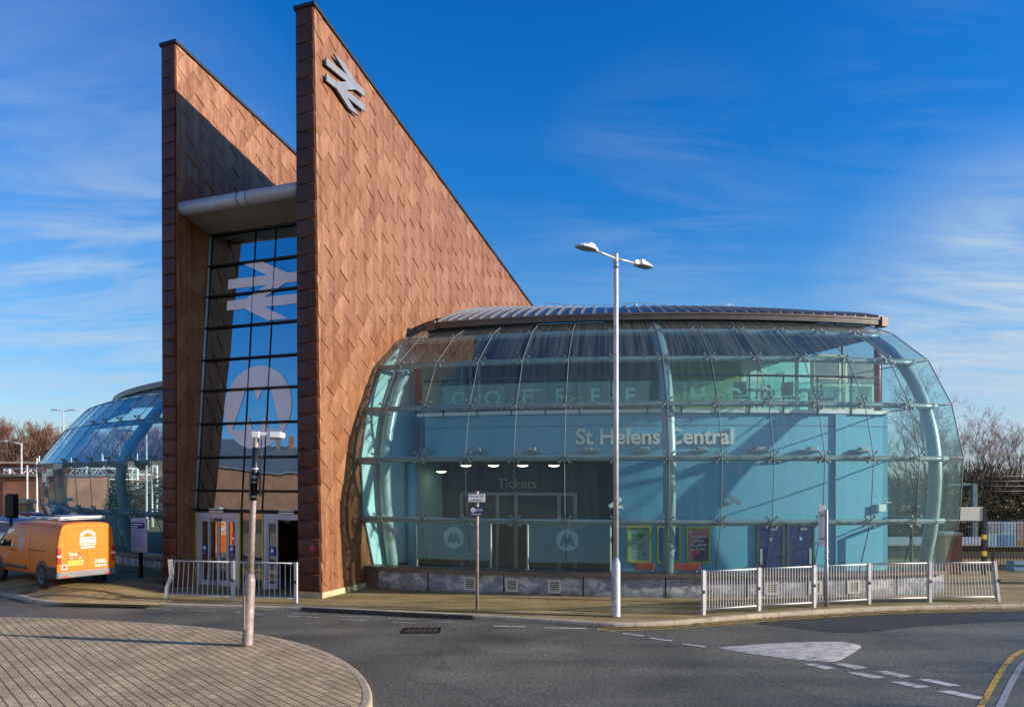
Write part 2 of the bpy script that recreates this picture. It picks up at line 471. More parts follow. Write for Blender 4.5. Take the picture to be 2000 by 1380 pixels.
def pavement():
    m, nt, out = new_mat('mossy_pavement')
    p = pos(nt)
    n2 = noise(nt, p, .8, 6, .65); n1 = noise(nt, p, 70, 3, .6); n3 = noise(nt, mapping(nt, p, (.35, 1.4, 1)), 1.7, 5, .6)
    b = ramp(nt, n2.outputs['Fac'], [(.3, (.24, .17, .07)), (.5, (.34, .24, .105)), (.72, (.42, .32, .16))])
    mo = ramp(nt, n3.outputs['Fac'], [(.5, 0.0), (.68, 1.0)])
    col = mixc(nt, math_(nt, 'MULTIPLY', mo.outputs[0], .75), b.outputs[0], (.12, .125, .03))
    st_ = ramp(nt, noise(nt, mapping(nt, p, (.25, 2.2, 1)), 1.1, 6, .7).outputs['Fac'], [(.38, .45), (.52, 1.0)])
    col = mixc(nt, .7, col, st_.outputs[0], 'MULTIPLY')
    gum = nt.nodes.new('ShaderNodeTexVoronoi'); gum.inputs['Scale'].default_value = 2.6; nt.links.new(p, gum.inputs['Vector'])
    gm = ramp(nt, gum.outputs['Distance'], [(.06, 1.0), (.09, 0.0)])
    col = mixc(nt, math_(nt, 'MULTIPLY', gm.outputs[0], .5), col, (.09, .08, .06))
    sq = nt.nodes.new('ShaderNodeTexBrick'); sq.inputs['Scale'].default_value = 1; sq.inputs['Brick Width'].default_value = .9; sq.inputs['Row Height'].default_value = .6; sq.inputs['Mortar Size'].default_value = .010
    for q_ in ('Color1', 'Color2'): sq.inputs[q_].default_value = (1, 1, 1, 1)
    sq.inputs['Mortar'].default_value = (.5, .48, .36, 1); nt.links.new(p, sq.inputs['Vector'])
    col = mixc(nt, .6, col, sq.outputs['Color'], 'MULTIPLY')
    col = mixc(nt, .5, col, ramp(nt, n1.outputs['Fac'], [(.3, (.6, .6, .6)), (.7, (1.35, 1.35, 1.35))]).outputs[0], 'MULTIPLY')
    bsdf(nt, out, col, .85, 0, bump(nt, n1.outputs['Fac'], .4, .01), .3)
    return m
MAT['pavement'] = pavement()
def blocks():
    m, nt, out = new_mat('block_paving')
    p = pos(nt)
    v = mapping(nt, p, (1, 1, 1), (0, 0, math.atan2(.75, .66)))
    br = nt.nodes.new('ShaderNodeTexBrick'); nt.links.new(v, br.inputs['Vector'])
    br.inputs['Scale'].default_value = 1.0; br.inputs['Brick Width'].default_value = .30; br.inputs['Row Height'].default_value = .145
    br.inputs['Mortar Size'].default_value = .011; br.inputs['Mortar Smooth'].default_value = .3; br.inputs['Bias'].default_value = 0
    br.inputs['Color1'].default_value = (.56, .425, .27, 1); br.inputs['Color2'].default_value = (.45, .34, .22, 1); br.inputs['Mortar'].default_value = (.26, .205, .14, 1)
    st = noise(nt, mapping(nt, p, (5, 30, 1), (0, 0, math.atan2(.75, .66) + .5)), 1.0, 5, .65)
    big = noise(nt, p, .9, 4)
    col = mixc(nt, .8, br.outputs['Color'], ramp(nt, st.outputs['Fac'], [(.3, (.42, .42, .41)), (.7, (1.5, 1.46, 1.38))]).outputs[0], 'MULTIPLY')
    col = mixc(nt, .7, col, ramp(nt, big.outputs['Fac'], [(.3, (.58, .56, .47)), (.7, (1.2, 1.17, 1.12))]).outputs[0], 'MULTIPLY')
    fine = noise(nt, p, 120, 2)
    col = mixc(nt, .4, col, ramp(nt, fine.outputs['Fac'], [(.3, (.6, .6, .6)), (.7, (1.4, 1.4, 1.4))]).outputs[0], 'MULTIPLY')
    # thicker dark course joints
    sx = nt.nodes.new('ShaderNodeSeparateXYZ'); nt.links.new(v, sx.inputs[0])
    fr = math_(nt, 'FRACT', math_(nt, 'DIVIDE', sx.outputs[1], .145))
    edge = math_(nt, 'ABSOLUTE', math_(nt, 'SUBTRACT', fr, .5))
    jn = ramp(nt, edge, [(.435, 0.0), (.47, 1.0)])
    col = mixc(nt, math_(nt, 'MULTIPLY', jn.outputs[0], .9), col, (.03, .028, .02))
    hh = math_(nt, 'SUBTRACT', math_(nt, 'SUBTRACT', math_(nt, 'MULTIPLY', st.outputs['Fac'], .3), br.outputs['Fac']), jn.outputs[0])
    bsdf(nt, out, col, .8, 0, bump(nt, hh, .7, .012), .35)
    return m
MAT['blocks'] = blocks()
def concrete(name, c, moss=0.0, var=.25):
    m, nt, out = new_mat(name)
    p = pos(nt)
    a = noise(nt, p, 2.5, 6, .65); f = noise(nt, p, 45, 3)
    col = ramp(nt, a.outputs['Fac'], [(.3, [x * (1 - var) for x in c]), (.7, [x * (1 + var) for x in c])]).outputs[0]
    col = mixc(nt, .4, col, ramp(nt, f.outputs['Fac'], [(.3, (.6, .6, .6)), (.7, (1.3, 1.3, 1.3))]).outputs[0], 'MULTIPLY')
    if moss:
        mz = ramp(nt, noise(nt, p, 3.3, 5, .7).outputs['Fac'], [(.55, 0.0), (.7, 1.0)])
        col = mixc(nt, math_(nt, 'MULTIPLY', mz.outputs[0], moss), col, (.14, .13, .03))
    bsdf(nt, out, col, .82, 0, bump(nt, f.outputs['Fac'], .3, .008), .35)
    return m
MAT['kerb'] = concrete('kerb_stone', (.44, .355, .25), .25)
MAT['kerb_moss'] = concrete('mossy_kerb_stone', (.33, .27, .15), .7)
MAT['concrete'] = concrete('weathered_concrete', (.36, .36, .36), .1)
def plinth_mat():
    m, nt, out = new_mat('stained_plinth')
    p = pos(nt)
    sz = nt.nodes.new('ShaderNodeSeparateXYZ'); nt.links.new(p, sz.inputs[0])
    a = noise(nt, mapping(nt, p, (1.6, 1.6, 2.6)), 1.6, 7, .72, .6)
    f = noise(nt, p, 40, 3)
    base = ramp(nt, noise(nt, p, 1.1, 3).outputs['Fac'], [(.3, (.20, .215, .25)), (.7, (.29, .30, .33))])
    # lime bloom in the middle height, algae at the foot
    bl = ramp(nt, a.outputs['Fac'], [(.47, 0.0), (.58, 1.0)])
    zb = ramp(nt, sz.outputs[2], [(.12, .1), (.28, 1.0), (.52, 1.0), (.62, .3)])
    col = mixc(nt, math_(nt, 'MULTIPLY', math_(nt, 'MULTIPLY', bl.outputs[0], zb.outputs[0]), .85), base.outputs[0], (.62, .61, .58))
    al = ramp(nt, noise(nt, mapping(nt, p, (2.2, 2.2, 1)), 2.2, 6, .7).outputs['Fac'], [(.44, 0.0), (.62, 1.0)])
    za = ramp(nt, sz.outputs[2], [(.10, 1.0), (.34, 0.0)])
    col = mixc(nt, math_(nt, 'MULTIPLY', math_(nt, 'MULTIPLY', al.outputs[0], za.outputs[0]), .85), col, (.085, .085, .03))
    col = mixc(nt, .35, col, ramp(nt, f.outputs['Fac'], [(.3, (.6, .6, .6)), (.7, (1.3, 1.3, 1.3))]).outputs[0], 'MULTIPLY')
    bsdf(nt, out, col, .8, 0, bump(nt, f.outputs['Fac'], .25, .008), .35)
    return m
MAT['plinth'] = plinth_mat()
def brick(name, c1, c2, mortar, w=.225, h=.075):
    m, nt, out = new_mat(name)
    tc = objco(nt)
    sx = nt.nodes.new('ShaderNodeSeparateXYZ'); nt.links.new(tc, sx.inputs[0])
    cx = nt.nodes.new('ShaderNodeCombineXYZ')
    nt.links.new(math_(nt, 'ADD', sx.outputs[0], sx.outputs[1]), cx.inputs[0]); nt.links.new(sx.outputs[2], cx.inputs[1])
    br = nt.nodes.new('ShaderNodeTexBrick'); nt.links.new(cx.outputs[0], br.inputs['Vector'])
    br.inputs['Scale'].default_value = 1; br.inputs['Brick Width'].default_value = w; br.inputs['Row Height'].default_value = h; br.inputs['Mortar Size'].default_value = .008
    for k, c in (('Color1', c1), ('Color2', c2), ('Mortar', mortar)): br.inputs[k].default_value = (*c, 1)
    n = noise(nt, tc, 1.3, 5)
    col = mixc(nt, .6, br.outputs['Color'], ramp(nt, n.outputs['Fac'], [(.3, (.6, .6, .6)), (.7, (1.3, 1.25, 1.2))]).outputs[0], 'MULTIPLY')
    bsdf(nt, out, col, .85, 0, None, .3)
    return m
MAT['brick'] = brick('red_brick', (.36, .13, .07), (.26, .09, .05), (.3, .25, .2))
def paint_worn(name, c, wear):
    """road paint worn through to the asphalt"""
    m, nt, out = new_mat(name)
    p = pos(nt)
    a = noise(nt, mapping(nt, p, (1.5, 9, 1), (0, 0, .15)), 2.2, 6, .75); f = noise(nt, p, 60, 3)
    k = ramp(nt, a.outputs['Fac'], [(wear - .06, 0.0), (wear + .06, 1.0)])
    col = mixc(nt, k.outputs[0], (.09, .09, .088), c)
    col = mixc(nt, .4, col, ramp(nt, f.outputs['Fac'], [(.3, (.65, .65, .65)), (.7, (1.2, 1.2, 1.2))]).outputs[0], 'MULTIPLY')
    bsdf(nt, out, col, .7, 0, bump(nt, f.outputs['Fac'], .3, .006), .4)
    return m
MAT['mark_white'] = paint_worn('road_white', (.60, .58, .54), .46)
MAT['mark_faint'] = paint_worn('faded_road_white', (.46, .45, .43), .50)
MAT['mark_yellow'] = paint_worn('road_yellow', (.60, .36, .03), .475)
MAT['hump'] = paint_worn('hump_white', (.64, .58, .52), .455)
MAT['orange'] = pm('orange_van_paint', (.84, .20, .003), .42, 0, .03, 1.5, spec=.22, coat=.10)
MAT['orange_trim'] = pm('orange_recess', (.62, .13, .004), .4)
MAT['bark'] = pm('grey_bark', (.13, .105, .095), .9, 0, .3, 3)
MAT['twig_red'] = pm('reddish_twigs', (.22, .085, .06), .9, 0, .35, 1.5)
MAT['twig_grey'] = pm('greybrown_twigs', (.30, .21, .175), .9, 0, .35, 1.5)
MAT['birch'] = pm('pale_bark', (.42, .36, .31), .8, 0, .4, 5)
def leafmat(name, a, b, c):
    m, nt, out = new_mat(name)
    g = nt.nodes.new('ShaderNodeNewGeometry')
    r = ramp(nt, g.outputs['Random Per Island'], [(0, a), (.5, b), (1, c)])
    bsdf(nt, out, r.outputs[0], .75, 0, None, .25)
    return m
MAT['hedge'] = leafmat('ivy_and_bramble', (.04, .04, .014), (.09, .08, .028), (.17, .12, .055))
MAT['scrub'] = leafmat('winter_scrub', (.05, .045, .02), (.10, .075, .035), (.15, .11, .055))
SUN_E = 4.4; SKY_S = .12; SKY_SAT = 1.40; SKY_VAL = 1.1; EXPO = 0.72
SKY_TINT = [(0.0, (.66, .70, .86)), (.1, (.58, .70, .88)), (.2, (.46, .70, .88)), (.35, (.34, .69, .94)), (.6, (.30, .70, 1.0)), (1.0, (.6, .8, 1.0))]
HAZE_C = (1.55, 1.95, 3.0); CLOUD_C = (2.6, 3.25, 4.0)
# ------------------------------------------------------------------ camera, sun, sky
cam = bpy.data.cameras.new('camera'); cam.lens = 36.0 * FP / 2000.0; cam.sensor_width = 36; cam.sensor_fit = 'HORIZONTAL'
cam.shift_y = (HY - 690.0) / 2000.0; cam.clip_start = .1; cam.clip_end = 6000
co = bpy.data.objects.new('camera', cam); COL.objects.link(co)
co.location = (0, 0, H); co.rotation_euler = (R_(90), 0, 0); scene.camera = co
SUN_EL = R_(16.0); SDX, SDY = .9833, -.182
sl = bpy.data.lights.new('sun', 'SUN'); sl.energy = SUN_E; sl.angle = R_(.5); sl.color = (1.0, .90, .77)
so = bpy.data.objects.new('sun', sl); COL.objects.link(so)
sdir = Vector((SDX * math.cos(SUN_EL), SDY * math.cos(SUN_EL), math.sin(SUN_EL)))
so.rotation_euler = sdir.to_track_quat('Z', 'Y').to_euler(); so.location = (40, -10, 40)
world = bpy.data.worlds.new('World'); scene.world = world; world.use_nodes = True
nt = world.node_tree; nt.nodes.clear()
wo = nt.nodes.new('ShaderNodeOutputWorld'); bg = nt.nodes.new('ShaderNodeBackground'); nt.links.new(bg.outputs[0], wo.inputs[0])
sk = nt.nodes.new('ShaderNodeTexSky'); sk.sky_type = 'NISHITA'; sk.sun_disc = False; sk.sun_elevation = SUN_EL; sk.sun_rotation = math.atan2(SDX, SDY)
sk.air_density = 1.0; sk.dust_density = .25; sk.ozone_density = 2.5; sk.altitude = 0
tc = nt.nodes.new('ShaderNodeTexCoord'); dirv = tc.outputs['Generated']
sx = nt.nodes.new('ShaderNodeSeparateXYZ'); nt.links.new(dirv, sx.inputs[0])
hs = nt.nodes.new('ShaderNodeHueSaturation'); nt.links.new(sk.outputs[0], hs.inputs['Color'])
hs.inputs['Saturation'].default_value = SKY_SAT; hs.inputs['Value'].default_value = SKY_VAL
elz = math_(nt, 'MAXIMUM', sx.outputs[2], 0.0)
skyc = mixc(nt, 1.0, hs.outputs[0], ramp(nt, elz, SKY_TINT).outputs[0], 'MULTIPLY')
# cirrus: streaked noise on a flat layer high above
den = math_(nt, 'ADD', elz, .13)
cx = nt.nodes.new('ShaderNodeCombineXYZ')
nt.links.new(math_(nt, 'DIVIDE', sx.outputs[0], den), cx.inputs[0]); nt.links.new(math_(nt, 'DIVIDE', sx.outputs[1], den), cx.inputs[1])
cv = mapping(nt, cx.outputs[0], (1.1, 3.4, 1), (0, 0, R_(-7)), (3.1, 1.7, 0))
c1 = noise(nt, cv, 1.0, 9, .62, .9); c2 = noise(nt, mapping(nt, cx.outputs[0], (.25, .5, 1), (0, 0, R_(15)), (.55, .2, 0)), 1.0, 3, .5)
base_c = ramp(nt, c1.outputs['Fac'], [(.40, 0.0), (.70, 1.0)]).outputs[0]
def patch(px, py, r0, r1, amt):
    d = ray(px, py).normalized(); v = nt.nodes.new('ShaderNodeVectorMath'); v.operation = 'DOT_PRODUCT'
    nt.links.new(dirv, v.inputs[0]); v.inputs[1].default_value = d
    return math_(nt, 'MULTIPLY', ramp(nt, v.outputs['Value'], [(math.cos(R_(r1)), 0.0), (math.cos(R_(r0)), 1.0)]).outputs[0], amt)
msk = math_(nt, 'MULTIPLY', ramp(nt, elz, [(0.0, .34), (.12, .28), (.26, .09), (.42, .0)]).outputs[0], 1.0)
for a in ((120, 430, 2, 16, .26), (2060, 660, 1, 12, .85), (1300, 400, 1, 10, .16), (1780, 165, 0.3, 6, .13), (230, 540, 0, 7, .28), (60, 690, 0, 9, .2)):
    msk = math_(nt, 'ADD', msk, patch(*a), True)
cl = math_(nt, 'MULTIPLY', base_c, msk, True)
soft = math_(nt, 'MULTIPLY', math_(nt, 'ADD', patch(150, 400, 1, 17, .16), patch(2000, 680, 1, 14, .42)), ramp(nt, c2.outputs['Fac'], [(.3, .5), (.65, 1.0)]).outputs[0])
cl = math_(nt, 'ADD', cl, soft, True)
veil = math_(nt, 'MULTIPLY', ramp(nt, elz, [(0.0, .62), (.08, .42), (.2, .16), (.34, 0.0)]).outputs[0], .75)
skyc = mixc(nt, veil, skyc, HAZE_C)
skyc = mixc(nt, cl, skyc, CLOUD_C)
# unseen pale cloud bank, added behind the viewer to lighten and warm shaded faces
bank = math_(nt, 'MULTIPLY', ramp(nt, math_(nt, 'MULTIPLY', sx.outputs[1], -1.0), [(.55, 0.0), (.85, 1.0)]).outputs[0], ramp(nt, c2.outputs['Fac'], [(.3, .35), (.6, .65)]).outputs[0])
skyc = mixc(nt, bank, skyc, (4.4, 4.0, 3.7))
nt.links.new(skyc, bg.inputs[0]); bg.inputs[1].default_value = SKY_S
scene.view_settings.view_transform = 'Standard'; scene.view_settings.look = 'None'; scene.view_settings.gamma = 1; scene.view_settings.exposure = EXPO
scene.cycles.max_bounces = 10; scene.cycles.transparent_max_bounces = 24; scene.cycles.glossy_bounces = 4; scene.cycles.diffuse_bounces = 3
scene.cycles.caustics_reflective = False; scene.cycles.caustics_refractive = False
scene.cycles.sample_clamp_indirect = 6

# ------------------------------------------------------------------ ground, road, pavements
mb = MB(); mb.poly([(-900, -300, 0), (900, -300, 0), (900, 1500, 0), (-900, 1500, 0)])
tag(mb.build('road', MAT['asphalt']), kind='structure')
KZ = .10
kerb_line = [(-60, 26.0), (-26, 24.2), (-15.5, 21.6)] + [tuple(gp(x, y)[:2]) for x, y in
    ((0, 1163), (30, 1168), (62, 1179), (110, 1181), (200, 1182), (325, 1186), (455, 1189), (580, 1192), (700, 1198), (830, 1205), (950, 1210), (1060, 1217), (1160, 1223), (1205, 1225), (1250, 1224),
     (1310, 1221), (1400, 1214), (1480, 1207), (1590, 1200), (1700, 1194), (1820, 1190), (1940, 1188), (2060, 1187))] + [(18, 18.5), (40, 17.5), (80, 17)]
# smooth the corner points
def smooth2(pts, it=2):
    for _ in range(it):
        o = [pts[0]]
        for a, b in zip(pts, pts[1:]):
            o += [(a[0] * .75 + b[0] * .25, a[1] * .75 + b[1] * .25), (a[0] * .25 + b[0] * .75, a[1] * .25 + b[1] * .75)]
        pts = o + [pts[-1]]
    return pts
kl = smooth2(kerb_line, 2)
def offset(pts, d):
    o = []
    for k, p in enumerate(pts):
        a = pts[max(0, k - 1)]; b = pts[min(len(pts) - 1, k + 1)]
        tx, ty = b[0] - a[0], b[1] - a[1]; l = math.hypot(tx, ty)
        o.append((p[0] - ty / l * d, p[1] + tx / l * d))
    return o
KW = .14
kin = offset(kl, KW)
mb = MB()
def rise(x):
    t_ = min(1, max(0, (-9.0 - x) / 2.0)); return .21 * t_ * t_ * (3 - 2 * t_)
kin1 = offset(kl, KW + .75)
rows = [[(x, y, KZ - .004) for x, y in kin], [(x, y, KZ - .004 + rise(x)) for x, y in kin1], [(x, 90.0 if abs(x) < 70 else 60, KZ - .004 + rise(x)) for x, y in kin1]]
# fan of quads from the kerb back to a far line; x grows monotonically
mb.grid(rows, False)
tag(mb.build('pavement', MAT['pavement']), kind='structure')
# kerb stones, one block every 0.9 m with open joints
def resample(pts, step):
    out = [Vector((pts[0][0], pts[0][1], 0))]; acc = 0.0
    for a, b in zip(pts, pts[1:]):
        a = Vector((a[0], a[1], 0)); b = Vector((b[0], b[1], 0)); l = (b - a).length; d = step - acc
        while d <= l:
            out.append(a + (b - a) * (d / l)); d += step
        acc = (acc + l) % step
    return out
def kerb(line, name, mat, w=KW, step=.914, z=KZ, xr=(-40, 40), closed=False):
    mb = MB(); pts = resample(line, step / 4)
    for k in range(0, len(pts) - 4, 4):
        seg = pts[k:k + 5]
        if not (xr[0] < seg[0].x < xr[1]): continue
        rows = [[], [], [], [], []]
        for j, p in enumerate(seg):
            a = pts[max(0, k + j - 1)]; b = pts[min(len(pts) - 1, k + j + 1)]
            t = (b - a).normalized(); nr = Vector((-t.y, t.x, 0)); q = p.copy()
            if j == 0: q = p + t * .005
            if j == 4: q = p - t * .005
            jit = .003 * math.sin(k * 1.7)
            for r, (o, zz) in enumerate(((0, -.05), (.004, z - .035), (.022, z - .008), (.045, z), (w, z))):
                rows[r].append(q + nr * (o + jit) + Vector((0, 0, zz + jit)))
        ids = mb.grid(rows, False)
        mb.face([r[0] for r in ids]); mb.face([r[-1] for r in ids][::-1])
    return tag(mb.build(name, mat), kind='structure')
kerb(kl, 'pavement_kerb', MAT['kerb'])
# sheltered slot drain run of dark kerb units
dark_run = [tuple(gp(x, y)[:2]) for x, y in ((590, 1192.5), (700, 1198), (830, 1205), (950, 1210))]
mb = MB(); pr = resample(dark_run, .33)
for a, b in zip(pr, pr[1:]):
    t = (b - a).normalized(); nr = Vector((-t.y, t.x, 0))
    M = Matrix.Rotation(math.atan2(t.y, t.x), 4, 'Z')
    mb.box((a + b) / 2 - nr * .03 + Vector((0, 0, .048)), ((b - a).length - .03, .07, .10), M=M)
    mb.box(b - nr * .012 + Vector((0, 0, .03)), (.03, .05, .06), M=M)
tag(mb.build('drainage_kerb', pm('dark_drain_kerb', (.05, .04, .042), .7, 0, .3, 6)), kind='structure')
# traffic island
isl = [gp(x, y, KZ)[:2] for x, y in ((0, 1203), (120, 1206), (250, 1212.5), (350, 1219), (450, 1228), (560, 1245), (640, 1270), (690, 1297), (716, 1322), (729, 1350), (727, 1382))]
isl = [(-26, 16.0), (-18, 17.2)] + [tuple(p) for p in isl] + [(-2.2, 9.2), (-3.0, 8.0), (-4.8, 7.0), (-8, 6.3), (-14, 6.2), (-22, 7.5), (-26, 10)]
il = smooth2(isl, 2)
iin = offset(il, -.13)
mb = MB(); mb.poly([(x, y, KZ - .003) for x, y in iin]); o = mb.build('traffic_island', MAT['blocks']); tag(o, kind='structure')
kerb([(x, y) for x, y in il[::-1]], 'island_kerb', MAT['kerb'], w=.135)
# new tarmac patch, tactile slab, manhole
mb = MB(); mb.poly([gp(x, y, .004) for x, y in ((1470, 1217), (1500, 1209), (1600, 1202), (1700, 1197), (1850, 1192.5), (2030, 1191), (2080, 1209), (1900, 1216), (1800, 1222), (1680, 1235), (1630, 1234))])
tag(mb.build('road_patch', MAT['asphalt_new']), kind='structure')
mb = MB()
c0 = gp(105, 1176, KZ); c1 = gp(305, 1181, KZ); tdir = (c1 - c0); tl = tdir.length; tdir.normalize(); tn = Vector((-tdir.y, tdir.x, 0))
mb.prism([c0, c0 + tdir * tl, c0 + tdir * tl + tn * .8, c0 + tn * .8], (0, 0, .006))
for a in range(int(tl / .067)):
    for b in range(11):
        c = c0 + tdir * (.04 + a * .067) + tn * (.05 + b * .067) + Vector((0, 0, .006))
        mb.lathe([(.013, 0), (.011, .004), (.006, .005)], 6, Matrix.Translation(c))
tag(mb.build('tactile_paving', concrete('buff_tactile_slab', (.42, .30, .15), .1)), kind='structure')
t = thing('manhole_cover', 'rusty iron cover set into the dark road in front of the kerb', 'manhole cover', gp(823, 1231))
mb = MB(); rust = pm('rusty_iron', (.050, .032, .026), .7, .3, .4, 8)
mb.bbox((0, 0, .004), (.74, .62, .012), .004, 0)
for k in range(6):
    for j in range(4): mb.box((-.28 + k * .112, -.15 + j * .10, .012), (.07, .03, .006), .6 if (k + j) % 2 else -.6)
mb.build('cover_plate', rust, t, True)
mb = MB()
for sx_, sy_, w_, h_ in ((0, .235, .78, .05), (0, -.235, .78, .05), (.375, 0, .05, .42), (-.375, 0, .05, .42)): mb.box((sx_, sy_, .003), (w_, h_, .014))
mb.build('cover_frame', MAT['dark_metal'], t, True)
# grit and dead leaves along the kerb
rl_ = random.Random(4); mb = MB()
kk = [Vector((x, y, 0)) for x, y in kl if 1.0 < x < 24]
for _ in range(900):
    j = rl_.randrange(len(kk) - 1); a, b = kk[j], kk[j + 1]; q = a + (b - a) * rl_.random(); t_ = (b - a).normalized(); nr = Vector((t_.y, -t_.x, 0))
    q = q + nr * abs(rl_.gauss(0, .09)) + Vector((0, 0, .012 + rl_.random() * .01)); s = rl_.uniform(.008, .03)
    M = Matrix.Rotation(rl_.uniform(0, 6.3), 3, 'Z') @ Matrix.Rotation(rl_.uniform(-.5, .5), 3, 'X')
    mb.poly([q + M @ Vector(v) for v in ((-s, 0, 0), (0, -s * .6, .004), (s, 0, 0), (0, s * .6, .004))])
tag(mb.build('leaf_litter', leafmat('dead_leaves', (.05, .035, .02), (.14, .085, .04), (.26, .17, .08)), None, False, False), 'brown leaves and grit lying along the kerb', 'leaf litter', kind='stuff')
# road paint
def quad_px(mb, pts, z=.005):
    mb.poly([gp(x, y, z) for x, y in pts])
def dash(mb, a, b, h):
    A = gp(*a, .005); B = gp(*b, .005)
    w = h / (a[1] - HY) * gp(*a).y * .5
    d = (B - A).normalized(); n = Vector((-d.y, d.x, 0)) * .05
    mb.poly([A - n, B - n, B + n, A + n])
mb = MB()
for a, b in (((1166, 1227.5), (1203, 1231.5)), ((1216, 1236), (1257, 1240.5)), ((1269, 1244.5), (1313, 1250.5)), ((1332, 1256), (1378, 1262)), ((1064, 1224.6), (1145, 1226.5)), ((963, 1221), (1027, 1223))):
    dash(mb, a, b, 4)
tag(mb.build('road_marking', MAT['mark_white']), kind='structure')
mb = MB()
for a, b in (((839, 1213), (883, 1214)), ((763, 1213.5), (820, 1216)), ((664, 1208.5), (723, 1211.5)), ((560, 1201.5), (623, 1205)), ((281, 1186.5), (331, 1189)), ((372, 1190.5), (422, 1193)), ((458, 1194.5), (517, 1199)),
             ((566, 1196.8), (630, 1199)), ((650, 1201), (690, 1203.5)), ((690, 1203), (726, 1203.5)), ((758, 1207), (795, 1208.5)), ((796, 1208.6), (822, 1208.4))):
    dash(mb, a, b, 4)
tag(mb.build('road_marking', MAT['mark_faint']), kind='structure')
mb = MB()
for q in (((870, 515), (930, 513), (1040, 538), (980, 543)), ((1018, 512), (1085, 511), (1200, 534), (1130, 541)), ((1090, 558), (1150, 556), (1287, 583), (1225, 590)), ((1235, 552), (1290, 550), (1430, 578), (1370, 585)),
          ((1310, 606), (1370, 603), (1520, 632), (1450, 638)), ((1455, 594), (1510, 591), (1680, 625), (1620, 631)), ((1552, 654), (1620, 650), (1815, 690), (1750, 696))):
    quad_px(mb, [(1240 + x / 2.632, 1100 + y / 2.632) for x, y in q])
tag(mb.build('road_marking', MAT['mark_white']), kind='structure')
hp = [(1400, 1264), (1440, 1260), (1500, 1256.5), (1560, 1253.5), (1640, 1252), (1668, 1256), (1685, 1262), (1672, 1271), (1655, 1281), (1640, 1290), (1618, 1292), (1560, 1288), (1500, 1281), (1440, 1272)]
hpw = smooth2([tuple(gp(x, y)[:2]) for x, y in hp] + [tuple(gp(*hp[0])[:2])], 1)
cxh = sum(p[0] for p in hpw) / len(hpw); cyh = sum(p[1] for p in hpw) / len(hpw)
mb = MB(); rows = []
for k, (f, z) in enumerate(((1, .004), (.94, .014), (.75, .024), (.5, .030), (.25, .033), (.02, .034))):
    rows.append([(cxh + (x - cxh) * f, cyh + (y - cyh) * f, z) for x, y in hpw])
mb.grid(rows, True); tag(mb.build('road_marking', MAT['hump']), kind='structure')
kr = [p for p in kl if 1.9 < p[0] < 30]
for d_ in (-.16, -.34):
    mb = MB(); mb.strip([(x, y, .009) for x, y in offset(kr, d_)], .075); tag(mb.build('road_marking', MAT['mark_yellow']), kind='structure')
mb = MB(); mb.strip([gp(x, y, .005) for x, y in ((2040, 1258), (1995, 1270), (1976, 1282), (1958, 1305), (1940, 1335), (1915, 1380), (1895, 1420))], .085)
tag(mb.build('road_marking', MAT['mark_yellow']), kind='structure')
mb = MB(); mb.strip([gp(x, y, .005) for x, y in ((2060, 1275), (2010, 1284), (1993, 1300), (1975, 1332), (1952, 1380), (1935, 1420))], .09)
tag(mb.build('road_marking', paint_worn('pale_road_line', (.30, .31, .31), .42)), kind='structure')
